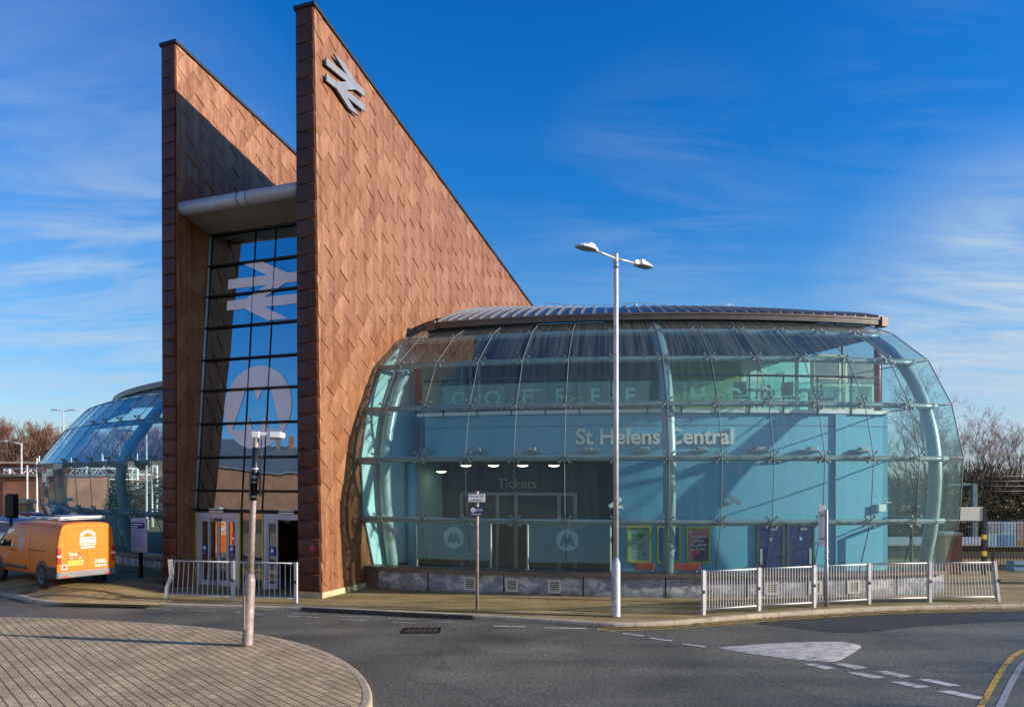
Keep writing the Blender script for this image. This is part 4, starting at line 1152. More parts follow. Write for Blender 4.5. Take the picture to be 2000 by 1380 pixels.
# glazed radial end of the drum
mb = MB()
ins = [20.0] * len(ROWS)
for rr0, rr1 in ((0, 1), (1, 2), (2, 3), (3, 4), (4, 5)):
    (r0, z0), (r1, z1) = ROWS[rr0], ROWS[rr1]
    mb.poly([D(r0, PH1, z0), D(r1, PH1, z1), D(24.0, PH1, z1), D(24.0, PH1, z0)])
    mb.poly([D(23.98, PH1, z0), D(23.98, PH1, z1), D(20.0, PH1, z1), D(20.0, PH1, z0)])
eg2 = mb.build('end_glazing', MAT['glass'], st)
mb = MB()
for r_ in (24.0, 20.0): mb.tube([D(r_, PH1, .7), D(r_, PH1, 7.3)], .05, 6)
for r_, z_ in ROWS[1:5]: mb.tube([D(r_, PH1 - .001, z_), D(20, PH1 - .001, z_)], .02, 6)
mb.build('end_mullion', MAT['steel_blue'], eg2)
mb = MB()
for r_ in (25.9, 26.9): mb.box(D(r_, PH1 - .0015, .98), (.06, .08, 1.95), M=Matrix.Rotation(PH1, 4, 'Z'))
mb.box(D(26.4, PH1 - .0015, 1.92), (.06, 1.06, .08), M=Matrix.Rotation(PH1, 4, 'Z')); mb.build('end_door_frame', MAT['teal_dark'], eg2)
# roof
def roof_z(d, ph):
    tb = [(0, 7.96), (.5, 8.14), (1, 8.30), (2, 8.58), (3, 8.77), (5, 9.10), (8, 9.54), (12, 10.0)]
    for (a, za), (b, zb) in zip(tb, tb[1:]):
        if a <= d <= b: z = za + (zb - za) * (d - a) / (b - a); break
    return z - (.22 if ph < -.08 else .10) * (ph + .08) * d
RE = 25.2
ds = [0, .5, 1, 2, 3, 5, 8, 12]
mb = MB(); nph = 48; PR0, PR1 = phi_at(850, RE), .272
mb.grid([[D(RE - d, PR0 + (PR1 + .006 - PR0) * k / nph, roof_z(d, PR0 + (PR1 + .006 - PR0) * k / nph)) for k in range(nph + 1)] for d in ds], True)
rf = mb.build('roof', MAT['zinc'], st)
mb = MB(); ring(mb, RE - .05, 17.0, 7.70, 7.74, PH0, PH1 - .002, 30); mb.build('roof_deck', MAT['dark_metal'], rf)
mb = MB(); k = PR0 + .004
dd2 = [0, .25, .5, .75, 1, 1.5, 2, 2.5, 3, 4, 5, 8]
while k < PR1:
    tw = .022 / (RE - RS)
    up = .075
    rows_ = [[D(RE - d, k - tw, roof_z(d, k) + .004), D(RE - d, k - tw * .8, roof_z(d, k) + up), D(RE - d, k + tw * .8, roof_z(d, k) + up), D(RE - d, k + tw, roof_z(d, k) + .004)] for d in dd2]
    ids = mb.grid(rows_, False); mb.face(ids[0])
    k += .0165
mb.build('roof_seam', MAT['zinc'], rf)
mb = MB(); ring(mb, RE + .10, RE - .12, 7.765, 7.955, PR0, PR1 + .007, 40); gu = mb.build('gutter', MAT['fascia'], rf)
mb = MB(); ring(mb, RE + .125, RE + .102, 7.915, 7.962, PR0, PR1 + .007, 40); mb.build('gutter_lip', MAT['bronze'], gu)
for ph, w in ((PR1 + .012, .24), (PR0 - .004, .30)):
    mb = MB(); mb.bbox(D(RE + .0, ph, 7.86), (w, .30, .30), .012, ph); mb.build('gutter_end', MAT['bronze'], gu)
# right-hand verge of the roof
mb = MB(); n = len(dd2); rows_ = []
for d in dd2:
    p0, p1 = PR1 + .007, PR1 + .016
    z = roof_z(d, PR1); rows_.append([D(RE - d, p0, z - .25), D(RE - d, p1, z - .25), D(RE - d, p1, z + .10), D(RE - d, p0, z + .10)])
ids = mb.grid(rows_, False, True); mb.face(ids[0]); mb.face(ids[-1]); mb.build('roof_verge', MAT['zinc'], rf)
# lightning tape on posts along the ridge
mb = MB(); phs = [phi_at(x, 23.0) for x in (1060, 1245, 1440)]
for ph in phs[1:]:
    mb.tube([D(22.6, ph, roof_z(2.6, ph) - .02), D(22.6, ph, roof_z(2.6, ph) + .18)], .02, 6)
cable = []
for k in range(21):
    t_ = k / 20; ph = phs[0] + (phs[2] - phs[0]) * t_
    cable.append(D(22.6, ph, roof_z(2.6, ph) + .17 - .10 * abs(math.sin(t_ * 2 * PI))))
mb.tube(cable, .008, 4); mb.build('safety_line', MAT['galv'], rf)

# ---- drum, left wing
CX, CY, RS = 4.2, 47.6, 0.0
LR = [(28.0, .715), (28.5, 2.06), (28.62, 3.68), (27.65, 5.08), (26.85, 6.0), (25.5, 6.55)]
LA, LB = -1.30, -.50
ls = [-.558 - .0454 * k for k in range(17)] 
le = [LA] + sorted([x for x in ls if LA + .02 < x < LB]) + [LB]
for r in range(5):
    (r0, z0), (r1, z1) = LR[r], LR[r + 1]
    mb = MB()
    for a, b in zip(le, le[1:]):
        g = .008 / 28; mb.poly([D(r0, a + g, z0 + .008), D(r0, b - g, z0 + .008), D(r1, b - g, z1 - .008), D(r1, a + g, z1 - .008)])
    mb.build('glazing_band', MAT['glass_left'], st)
mb = MB()
for e in le[1:-1]: mb.tube([D(r, e, z) for r, z in LR], .012, 5)
for r, z in LR[1:5]: mb.tube([D(r, LA + (LB - LA) * k / 50, z) for k in range(51)], .014, 5)
mb.build('glazing_joint', MAT['joint'], st)
for (r, z) in LR[1:4]:
    mb = MB(); mb.tube([D(r - .30, LA + (LB - LA) * k / 50, z - .05) for k in range(51)], .085, 8); mb.build('ring_tube', MAT['steel_blue'], st)
for ph in (-.66, -.92, -1.18):
    mb = MB(); mb.tube([D(r, ph, z) for r, z in smooth2([(27.5, .3)] + [(r - .55, z) for r, z in LR[1:5]] + [(25, 6.6)], 2)], .165, 12); mb.build('curved_rib', MAT['steel_blue'], st)
sp2 = None
for r in (1, 2, 3):
    for e in ls[:6]:
        src = [o for o in COL.objects if o.name.startswith('spider_fitting')][0]
        o = src.copy(); COL.objects.link(o); o.parent = st; o.location = D(LR[r][0], e, LR[r][1]) - Vector(st.location); o.rotation_euler = (0, 0, e)
mb = MB()
lds = [0, .5, 1, 2, 3.5, 6]
lz = [6.74, 6.82, 6.88, 6.97, 7.05, 7.15]
mb.grid([[D(25.6 - d, LA + (LB - LA) * k / 40, z) for k in range(41)] for d, z in zip(lds, lz)], True)
lr = mb.build('roof', MAT['zinc'], st)
mb = MB(); ring(mb, 25.7, 25.45, 6.53, 6.74, LA, LB, 40); mb.build('gutter', MAT['bronze'], lr)
mb = MB(); ring(mb, 27.68, 20.0, .100, .106, LA, LB, 30); mb.build('station_floor', MAT['floor_in'], st)
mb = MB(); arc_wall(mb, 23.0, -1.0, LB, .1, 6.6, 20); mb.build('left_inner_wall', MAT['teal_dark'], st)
for x0, x1, xm in ((150, 256, 240),):
    r = 27.3; mb = MB(); arc_wall(mb, r, phi_at(150, r), phi_at(258, r), .80, 1.98, 8, .012); fs = mb.build('frosted_screen', MAT['frosted'], st)
    mb = MB(); m_logo(mb, .31, arc_fn(236, r + .004, 1.40)); mb.build('screen_roundel', MAT['frost_logo'], fs)

CX, CY, RS = 5.3, 43.4, 4.2
# ------------------------------------------------------------------ things inside the station
t = thing('station_sign', 'silver raised letters reading St Helens Central on the blue wall behind the glass', 'sign', D(RW, phi_at(1280, RW), 4.0))
mb = MB(); put_text(mb, 'St Helens Central', arc_fn(1279, RW + .05, H + (HY - 866) / FP * 21.5), size=.615, bold=.022, ext=.03, spacing=1.0)
mb.build('sign_letters', MAT['silver_letters'], t)
ords = ['first', 'second', 'third', 'fourth', 'fifth', 'sixth', 'seventh', 'eighth', 'ninth']
for k, x in enumerate((835, 935, 1040, 1148, 1257, 1367, 1479, 1580, 1678)):
    ph = phi_at(x, RW); M = Matrix.Rotation(ph, 4, 'Z'); z = H + (HY - 880) / FP * 21.4
    t = thing('uplight', 'grey uplight on a thin wall shelf, %s of nine from the copper fin' % ords[k], 'uplight', D(RW, ph, z), ph, 'uplights on the blue wall')
    mb = MB(); mb.box((0, -.20, 0), (.62, .38, .018)); mb.build('shelf_plate', MAT['steel_grey'], t, True)
    mb = MB(); mb.bbox((0, -.17, .065), (.26, .20, .10), .02); mb.build('lamp_body', MAT['steel_grey'], t, True)
for k, (x, y, r) in enumerate(((766, 911, 25.6), (810, 922, 24.6), (862, 920, 24.4), (910, 908, 25.2), (964, 908, 25.2), (1021, 908, 25.2), (1082, 908, 25.2))):
    ph = phi_at(x, r); c = D(r, ph, 0); z = H + (HY - y) / FP * c.y
    t = thing('ceiling_light', 'lit round ceiling light over the ticket hall, %s of seven from the copper fin' % ords[k], 'ceiling light', (c.x, c.y, z), 0, 'round lights over the ticket hall')
    mb = MB(); mb.lathe([(.19, .0), (.20, .03), (.10, .06), (.03, .07), (.02, max(.1, 3.66 - z))], 20); mb.build('light_housing', MAT['steel_grey'], t, True)
    mb = MB(); mb.lathe([(.02, -.05), (.09, -.042), (.15, -.022), (.165, -.002)], 20); mb.build('light_bowl', MAT['glow'], t, True)
def poster(x0, x1, y0, y1, label, art):
    r = RW + .012; ph = phi_at((x0 + x1) / 2, r); c = D(r, ph, 0); zt = H + (HY - y0) / FP * c.y; zb = H + (HY - y1) / FP * c.y
    w = (x1 - x0) / FP * c.y; h = zt - zb
    t = thing('poster_frame', label, 'poster', D(r, ph, (zt + zb) / 2), ph)
    mb = MB(); e = .05
    mb.box((0, -.02, h / 2 - e / 2), (w, .045, e)); mb.box((0, -.02, -h / 2 + e / 2), (w, .045, e))
    mb.box((-w / 2 + e / 2, -.02, 0), (e, .043, h - 2 * e)); mb.box((w / 2 - e / 2, -.02, 0), (e, .043, h - 2 * e)); mb.build('frame', MAT['lime'], t, True)
    art(t, w - 2 * e, h - 2 * e)
    return t
def pl(t, name, c, pts, y):
    mb = MB(); mb.poly([(a, y, b) for a, b in pts]); return mb.build(name, c if not isinstance(c, tuple) else pm(name + '_ink', c, .6, 0, .03), t, True)
def rect(x0, x1, z0, z1): return [(x0, z0), (x1, z0), (x1, z1), (x0, z1)]
def art_green(t, w, h):
    a = pl(t, 'poster_sheet', (.34, .46, .38), rect(-w / 2, w / 2, -h / 2, h / 2), -.006)
    pl(a, 'poster_motif', (.03, .27, .07), [(-.19, .30), (.20, .30), (.20, .26), (.15, .22), (.10, .15), (-.10, .15), (-.17, .22)], -.009)
    mb = MB(); mb.poly([(-.2, -.009, .11), (.16, -.009, .11), (.16, -.009, .125), (-.2, -.009, .125)])
    for k in range(4): mb.poly([(-.19, -.009, .02 - k * .05), (.17, -.009, .02 - k * .05), (.17, -.009, .034 - k * .05), (-.19, -.009, .034 - k * .05)])
    mb.build('poster_lines', pm('green_ink', (.03, .14, .09), .6), a, True)
    mb = MB(); mb.poly([(.15 + .07 * math.cos(x), -.009, -.29 + .05 * math.sin(x)) for x in [2 * PI * k / 16 for k in range(16)]]); mb.build('poster_badge', pm('teal_ink', (.02, .22, .24), .6), a, True)
def art_blue(t, w, h):
    a = pl(t, 'poster_sheet', (.02, .16, .42), rect(-w / 2, w / 2, -h / 2, h / 2), -.006)
    mb = MB(); mb.poly([(.08 + .13 * math.cos(x), -.009, -.12 + .15 * math.sin(x)) for x in [2 * PI * k / 20 for k in range(20)]]); mb.build('poster_badge', pm('pale_ink', (.6, .62, .58), .6), a, True)
    mb = MB(); mb.poly([(.10 + .10 * math.cos(x), -.009, .22 + .09 * math.sin(x)) for x in [2 * PI * k / 16 for k in range(16)]]); mb.build('poster_spot', pm('dark_ink', (.02, .03, .08), .6), a, True)
    mb = MB(); mb.poly([(.02, -.0095, -.2), (.19, -.0095, -.13), (.18, -.0095, -.17), (.03, -.0095, -.24)]); mb.build('poster_ribbon', pm('red_ink', (.5, .03, .08), .6), a, True)
def art_pink(t, w, h):
    a = pl(t, 'poster_sheet', (.62, .16, .22), rect(-w / 2, w / 2, -h / 2, h / 2), -.006)
    pl(a, 'poster_motif', (.025, .055, .085), [(-.12, -h / 2 + .01), (w / 2 - .005, -h / 2 + .01), (w / 2 - .005, .18), (.16, .28), (-.13, .02), (-.20, -.1), (-.14, -.2)], -.009)
    mb = MB()
    for k, s in enumerate(('The places', "you'll go.", 'The money', "you'll save.")):
        put_text(mb, s, flat_fn((-.01, -.0125, .20 - k * .115), (1, 0, .06), (0, 0, 1), (0, -1, 0)), size=.105, bold=.03, shear=.25)
    mb.build('poster_words', pm('pale_pink_ink', (.72, .62, .64), .6), a, True)
    pl(a, 'poster_ticket', (.70, .07, .12), [(-.17, -.24), (.05, -.27), (.07, -.14), (-.15, -.12)], -.0125)
    mb = MB(); mb.poly([(-.22 + .05 * math.cos(x), -.0125, .37 + .05 * math.sin(x)) for x in [2 * PI * k / 16 for k in range(16)]]); mb.build('poster_badge', pm('rose_ink', (.75, .5, .45), .6), a, True)
poster(1225, 1271, 1026, 1098, 'pale green poster in a yellow frame beside the lamp post', art_green)
poster(1283, 1329, 1026, 1098, 'blue poster in a yellow frame half hidden behind the curved tube', art_blue)
poster(1340, 1387, 1028, 1099, 'pink and navy poster in a yellow frame above a red seat', art_pink)
for x0, x1, lb in ((1241, 1280, 'short red seat under the pale green poster'), (1316, 1370, 'longer red seat under the pink poster')):
    r = 26.75; ph = phi_at((x0 + x1) / 2, r); w = (x1 - x0) / FP * 20.6
    t = thing('bench', lb, 'bench', D(r, ph, .106), ph)
    mb = MB(); mb.bbox((0, 0, .40), (w, .42, .05), .02); mb.build('seat', MAT['seat_red'], t, True)
    mb = MB(); mb.bbox((0, .20, .62), (w, .05, .20), .02); mb.build('backrest', MAT['seat_red'], t, True)
    for s in (-1, 1):
        mb = MB(); mb.tube([(s * w * .38, -.12, 0), (s * w * .38, -.10, .38)], .022, 8); mb.tube([(s * w * .38, .18, 0), (s * w * .38, .22, .70)], .022, 8); mb.build('leg', MAT['steel_grey'], t, True)
def cctv(px, py, lb, turn, r=RW):
    ph = phi_at(px, r); c = D(r, ph, 0); z = H + (HY - py) / FP * c.y
    t = thing('security_camera', lb, 'camera', D(r, ph, z), ph)
    mb = MB(); mb.bbox((0, -.03, -.03), (.11, .06, .11), .01); mb.tube([(0, -.05, -.03), (.09 * turn, -.16, -.03), (.10 * turn, -.18, .06)], .022, 8); mb.build('bracket', MAT['cream'], t, True)
    mb = MB(); M = Matrix.Rotation(.62 * turn, 4, 'Y') @ Matrix.Rotation(.12, 4, 'Z')
    mb.bbox((.17 * turn, -.20, .10), (.40, .12, .12), .02, M=M); mb.build('housing', MAT['white'], t, True)
    mb = MB(); mb.tube([Vector((.17 * turn, -.20, .10)) + M @ Vector((.2 * turn, 0, 0)), Vector((.17 * turn, -.20, .10)) + M @ Vector((.21 * turn, 0, 0))], .045, 10); mb.build('lens', MAT['black'], t, True)
cctv(1418, 981, 'white security camera angled down on the sunlit blue wall above the pink poster', 1)
cctv(1212, 988, 'small grey loudspeaker and camera on the blue wall close behind the lamp post', -1)
# white box lamp at the right end of the wall
ph = phi_at(1716, RW); t = thing('wall_box', 'small white box fixed near the end of the blue wall', 'box', D(RW, ph, H + (HY - 991) / FP * 22.2), ph)
mb = MB(); mb.bbox((0, -.08, 0), (.24, .15, .22), .015); mb.build('box_body', MAT['white'], t, True)
mb = MB(); mb.tube([(0, -.08, .10), (.12, -.12, .16), (.34, -.1, .16)], .016, 6); mb.build('cable', MAT['steel_grey'], t, True)
# upstairs cafe furniture behind the lettered balustrade
FZ = ZB + .102
t0 = None
for k, (x, r, rz) in enumerate(((985, 24.9, .4), (1120, 24.8, 2.0), (1448, 24.9, 2.6), (1505, 24.6, .5), (1545, 25.0, 2.2), (1618, 24.8, 1.0))):
    ph = phi_at(x, r); q = D(r, ph, FZ); lb = 'dark cafe chair upstairs behind the glass lettering, %s of six from the copper fin' % ords[k]
    if k == 0:
        t0 = thing('cafe_chair', lb, 'chair', q, rz, 'cafe chairs upstairs')
        mb = MB(); mb.bbox((0, 0, .45), (.42, .42, .05), .02); mb.build('seat', MAT['dark_metal'], t0, True)
        mb = MB(); mb.bbox((0, .19, .70), (.40, .04, .40), .02); mb.build('backrest', MAT['dark_metal'], t0, True)
        for a, b in ((-.17, -.17), (.17, -.17), (-.17, .17), (.17, .17)):
            mb = MB(); mb.tube([(a, b, 0), (a * .95, b * .95, .44)], .016, 6); mb.build('leg', MAT['steel_grey'], t0, True)
    else: dup(t0, q, rz, lb)
for k, (x, r) in enumerate(((1040, 24.7), (1478, 24.4), (1580, 24.6))):
    ph = phi_at(x, r); q = D(r, ph, FZ); lb = 'round cafe table upstairs behind the glass lettering, %s of three from the copper fin' % ords[k]
    if k == 0:
        t1 = thing('cafe_table', lb, 'table', q, 0, 'cafe tables upstairs')
        mb = MB(); mb.lathe([(.36, .72), (.38, .735), (.36, .75)], 24); mb.build('table_top', MAT['cream'], t1, True)
        mb = MB(); mb.tube([(0, 0, .02), (0, 0, .72)], .03, 8); mb.build('stem', MAT['steel_grey'], t1, True)
        mb = MB(); mb.lathe([(.24, 0), (.22, .02), (.03, .04)], 20); mb.build('base', MAT['dark_metal'], t1, True)
    else: dup(t1, q, 0, lb)
# ------------------------------------------------------------------ a person indoors behind the first glass panes
def person(loc, rz, label, top, legs, h=1.70):
    t = thing('person', label, 'person', loc, rz)
    k = h / 1.75
    J = {'pel': (0, 0, .95, .13), 'wst': (0, .01, 1.10, .125), 'cst': (0, 0, 1.30, .155), 'nb': (0, 0, 1.45, .07), 'nt': (0, -.01, 1.53, .058), 'hd': (0, -.02, 1.63, .088), 'ht': (0, -.015, 1.71, .07),
         'shl': (.17, 0, 1.42, .062), 'ell': (.24, .02, 1.16, .045), 'wrl': (.17, -.16, 1.02, .033), 'hnl': (.13, -.23, 1.03, .036),
         'shr': (-.17, 0, 1.42, .062), 'elr': (-.24, .02, 1.16, .045), 'wrr': (-.16, -.16, 1.03, .033), 'hnr': (-.12, -.23, 1.04, .036),
         'hpl': (.09, 0, .90, .095), 'knl': (.10, -.02, .50, .065), 'anl': (.10, .02, .09, .042), 'tol': (.11, -.14, .045, .038),
         'hpr': (-.09, 0, .90, .095), 'knr': (-.10, -.02, .50, .065), 'anr': (-.10, .02, .09, .042), 'tor': (-.11, -.14, .045, .038)}
    E = [('pel', 'wst'), ('wst', 'cst'), ('cst', 'nb'), ('nb', 'nt'), ('nt', 'hd'), ('hd', 'ht'), ('cst', 'shl'), ('shl', 'ell'), ('ell', 'wrl'), ('wrl', 'hnl'), ('cst', 'shr'), ('shr', 'elr'), ('elr', 'wrr'), ('wrr', 'hnr'),
         ('pel', 'hpl'), ('hpl', 'knl'), ('knl', 'anl'), ('anl', 'tol'), ('pel', 'hpr'), ('hpr', 'knr'), ('knr', 'anr'), ('anr', 'tor')]
    fing = []
    for s, n in ((1, 'hnl'), (-1, 'hnr')):
        bx, by, bz, _ = J[n]
        for q in range(5):
            a = 'f%d%s' % (q, n); b = 'g%d%s' % (q, n)
            if q < 4:
                J[a] = (bx + s * (.024 - q * .016), by - .045, bz + .005, .011); J[b] = (bx + s * (.02 - q * .014), by - .085 + .01 * abs(q - 1.2), bz - .02, .009)
            else:
                J[a] = (bx - s * .035, by - .01, bz + .02, .012); J[b] = (bx - s * .045, by - .045, bz + .03, .010)
            E += [(n, a), (a, b)]
    names = list(J); me = bpy.data.meshes.new('body')
    me.from_pydata([(x * k, y * k, z * k) for x, y, z, r in J.values()], [(names.index(a), names.index(b)) for a, b in E], [])
    ob = bpy.data.objects.new('body', me); COL.objects.link(ob)
    md = ob.modifiers.new('skin', 'SKIN'); md.use_smooth_shade = True
    for i, n in enumerate(names): me.skin_vertices[0].data[i].radius = (J[n][3] * k, J[n][3] * k * (.72 if n in ('cst', 'wst', 'pel') else 1))
    me.skin_vertices[0].data[0].use_root = True
    sb = ob.modifiers.new('sub', 'SUBSURF'); sb.levels = 1; sb.render_levels = 1
    dg = bpy.context.evaluated_depsgraph_get(); m2 = bpy.data.meshes.new_from_object(ob.evaluated_get(dg)); ob.modifiers.clear(); ob.data = m2
    skin = pm('skin_tone', (.52, .30, .20), .55, 0, .05)
    m2.materials.clear()
    for m in (skin, top, legs, MAT['black']): m2.materials.append(m)
    for p in m2.polygons:
        c = p.center / k; p.use_smooth = True
        p.material_index = 0
        if c.z < .10: p.material_index = 3
        elif c.z < .96 and c.y > -.13: p.material_index = 2
        elif c.z < 1.49 and not (c.y < -.165): p.material_index = 1
    ob.parent = t; WM[ob.name] = WM[t.name].copy()
    mb = MB(); mb.lathe([(.01, 1.775), (.06, 1.76), (.10, 1.70), (.102, 1.62), (.085, 1.56)], 14, Matrix.Translation((0, .012, 0)) @ Matrix.Diagonal((k, k, k, 1))); mb.build('hair', pm('dark_hair', (.03, .02, .015), .6), t, True)
    mb = MB()
    for s in (-1, 1): mb.lathe([(.004, 0), (.011, .003), (.004, .006)], 8, Matrix.Translation((s * .032 * k, -.103 * k, 1.645 * k)) @ Matrix.Rotation(PI / 2, 4, 'X'))
    mb.build('eyes', MAT['black'], t, True)
    mb = MB(); mb.lathe([(.004, 0), (.014, .01), (.003, .04)], 8, Matrix.Translation((0, -.108 * k, 1.605 * k))); mb.build('nose', skin, t, True)
    mb = MB(); mb.box((0, -.104 * k, 1.575 * k), (.045, .01, .012)); mb.build('mouth', pm('lip_tone', (.35, .12, .1), .5), t, True)
    return t
q = D(25.6, phi_at(799, 25.6), .106)
person(q, .3, 'person in a dark jacket standing inside behind the glass next to the copper fin', pm('dark_jacket', (.03, .033, .04), .8, 0, .5, 14), pm('dark_trousers', (.02, .02, .025), .8), 1.62)

# ------------------------------------------------------------------ lamp posts
def luminaire(mb_body, mb_lens, tip, dirv):
    d = Vector(dirv).normalized(); s = Vector((-d.y, d.x, 0))
    z = Vector((0, 0, 1)); p = Vector(tip)
    secs = [(0, .05, .05), (.10, .07, .075), (.16, .13, .08), (.36, .15, .065), (.56, .13, .035), (.62, .08, .02)]
    rows = []
    for a, w, h in secs:
        c = p + d * a
        rows.append([c - s * w - z * .02, c - s * w * .8 + z * h, c + s * w * .8 + z * h, c + s * w - z * .02])
    ids = mb_body.grid(rows, False, True); mb_body.face(ids[0]); mb_body.face(ids[-1])
    for k in range(4): mb_body.box(p + d * (.2 + k * .035) + z * .09, (.012, .18, .03), M=Matrix.Rotation(math.atan2(d.y, d.x), 4, 'Z'))
    M = Matrix.Rotation(math.atan2(d.y, d.x), 4, 'Z')
    mb_lens.box(p + d * .38 - z * .024, (.34, .2, .014), M=M)
b = gp(1203, 1203, KZ)
t = thing('lamp_post', 'tall pale steel lamp post with two lamp heads on the pavement kerb', 'lamp post', b)
mb = MB(); mb.lathe([(.105, 0), (.10, .02), (.098, 1.15), (.060, 1.30)], 20); mb.build('base_section', MAT['galv'], t, True)
mb = MB(); mb.lathe([(.060, 1.29), (.056, 4.5), (.052, 8.02), (.045, 8.04)], 20); mb.build('pole', MAT['galv'], t, True)
mb = MB(); mb.box((-.098, -.02, .62), (.012, .13, .55)); mb.build('base_door', MAT['steel_grey'], t, True)
mb = MB(); mb.tube([(0, 0, 7.70), (0, 0, 7.86)], .058, 16); mb.build('collar', MAT['steel_grey'], t, True)
adir = Vector((.72, .69, 0)).normalized()
for s in (-1, 1):
    mb = MB(); mb.tube([(0, 0, 7.93), Vector((0, 0, 7.96)) + adir * s * .72], .026, 10); mb.build('arm', MAT['galv'], t, True)
    m1 = MB(); m2 = MB(); luminaire(m1, m2, Vector((0, 0, 7.96)) + adir * s * .66, adir * s)
    h = m1.build('lamp_head', MAT['galv'], t, True); m2.build('lamp_lens', MAT['steel_grey'], h, True)
# near lamp on the island
b = gp(483, 1260, KZ)
t = thing('lamp_post', 'rusty flared lamp post leaning slightly on the block-paved island', 'lamp post', b)
lean = lambda z: Vector((.042 * z, 0, z))
def leaned(prof, n=18):
    mb = MB(); rows = []
    for r, z in prof: rows.append([lean(z) + Vector((r * math.cos(2 * PI * k / n), r * math.sin(2 * PI * k / n), 0)) for k in range(n)])
    ids = mb.grid(rows, True, True); mb.face(ids[0]); mb.face(ids[-1]); return mb
leaned([(.104, 0), (.097, .05), (.096, 1.12), (.092, 1.20), (.062, 1.32)]).build('base_section', MAT['galv_worn'], t, True)
leaned([(.062, 1.31), (.055, 2.4), (.050, 3.82), (.05, 3.84)]).build('pole', MAT['galv_worn'], t, True)
leaned([(.060, 2.66), (.060, 3.63)]).build('sleeve', MAT['black'], t, True)
for z in (2.72, 2.98, 3.22): leaned([(.072, z), (.072, z + .035)]).build('band', MAT['galv'], t, True)
leaned([(.074, 3.06), (.074, 3.12)]).build('clamp', MAT['galv'], t, True)
mb = MB(); mb.box(lean(3.0) + Vector((-.045, -.10, -.06)), (.02, .16, .56), .4); mb.build('sign_edge', MAT['black'], t, True)
mb = MB(); mb.box(lean(3.0) + Vector((.11, .0, -.03)), (.03, .30, .44), .36); 
for z in (2.80, 3.16): mb.tube([lean(z), lean(z) + Vector((.11, 0, 0))], .014, 6)
mb.build('sign_back', MAT['dark_metal'], t, True)
mb = MB(); mb.tube([lean(3.05) + Vector((.06, 0, 0)), lean(3.4) + Vector((.11, 0, 0)), lean(3.78) + Vector((.10, 0, 0))], .009, 5); mb.build('cable', MAT['black'], t, True)
mb = MB(); mb.box(lean(.62) + Vector((-.062, -.084, 0)), (.07, .012, .62), -.63); mb.build('base_door', MAT['galv_worn'], t, True)
mb = MB(); c = lean(3.86); mb.bbox(c + Vector((.0, 0, .0)), (.16, .13, .12), .02); mb.bbox(c + Vector((.17, 0, .01)), (.22, .11, .08), .02); h = mb.build('lamp_bracket', MAT['white'], t, True)
mb = MB(); rows = []
for a, w, hh in ((.24, .06, .04), (.28, .09, .06), (.46, .09, .055), (.52, .05, .03)):
    rows.append([c + Vector((a, -w, -.045)), c + Vector((a, -w * .7, hh)), c + Vector((a, w * .7, hh)), c + Vector((a, w, -.045))])
ids = mb.grid(rows, False, True); mb.face(ids[0]); mb.face(ids[-1]); h = mb.build('lamp_head', MAT['white'], t, True)
mb = MB(); mb.bbox(c + Vector((.38, 0, -.06)), (.24, .13, .04), .015); mb.build('lamp_lens', MAT['steel_grey'], h, True)
# pick up sign
b = gp(932, 1190, KZ)
t = thing('road_sign', 'slim post carrying a white Pick up and set down plate over a navy CCTV plate', 'sign', b)
mb = MB(); mb.lathe([(.038, 0), (.038, 2.74), (.03, 2.76)], 14); mb.build('pole', MAT['galv_worn'], t, True)
mb = MB(); mb.bbox((-.01, -.06, 2.60), (.39, .018, .20), .008); p_ = mb.build('sign_plate', pm('lilac_white_plate', (.62, .62, .68), .4), t, True)
mb = MB()
for x0, x1, z0, z1 in ((-.195, .175, 2.688, 2.695), (-.195, .175, 2.505, 2.512)): mb.box(((x0 + x1) / 2, -.071, (z0 + z1) / 2), (x1 - x0, .004, z1 - z0))
put_text(mb, 'Pick up and', flat_fn((-.01, -.072, 2.622), (1, 0, 0), (0, 0, 1), (0, -1, 0)), size=.072, bold=.012)
put_text(mb, 'set down', flat_fn((-.01, -.072, 2.535), (1, 0, 0), (0, 0, 1), (0, -1, 0)), size=.072, bold=.012); mb.build('sign_words', MAT['black'], p_, True)
mb = MB(); mb.bbox((-.02, -.06, 2.29), (.27, .018, .21), .008); p_ = mb.build('lower_plate', MAT['navy'], t, True)
mb = MB(); fn = flat_fn((-.095, -.072, 2.325), (1, 0, 0), (0, 0, 1), (0, -1, 0))
mb.poly([fn(Vector((.052 * math.cos(x), .052 * math.sin(x), 0))) for x in [2 * PI * k / 20 for k in range(20)]])
put_text(mb, 'CCTV', flat_fn((.04, -.072, 2.30), (1, 0, 0), (0, 0, 1), (0, -1, 0)), size=.065, bold=.015)
for k in range(2): mb.poly([(-.13, -.072, 2.235 - k * .02), (.09, -.072, 2.235 - k * .02), (.09, -.072, 2.241 - k * .02), (-.13, -.072, 2.241 - k * .02)])
mb.build('plate_words', MAT['white'], p_, True)
mb = MB(); mb.poly([fn(Vector(p)) for p in ((-.035, .018, .002), (.03, .004, .002), (.01, -.02, .002), (-.03, -.004, .002))]); mb.build('plate_symbol', MAT['navy'], p_, True)
for z in (2.60, 2.29):
    mb = MB(); mb.box((0, -.025, z), (.09, .055, .03)); mb.build('clip', MAT['steel_grey'], t, True)
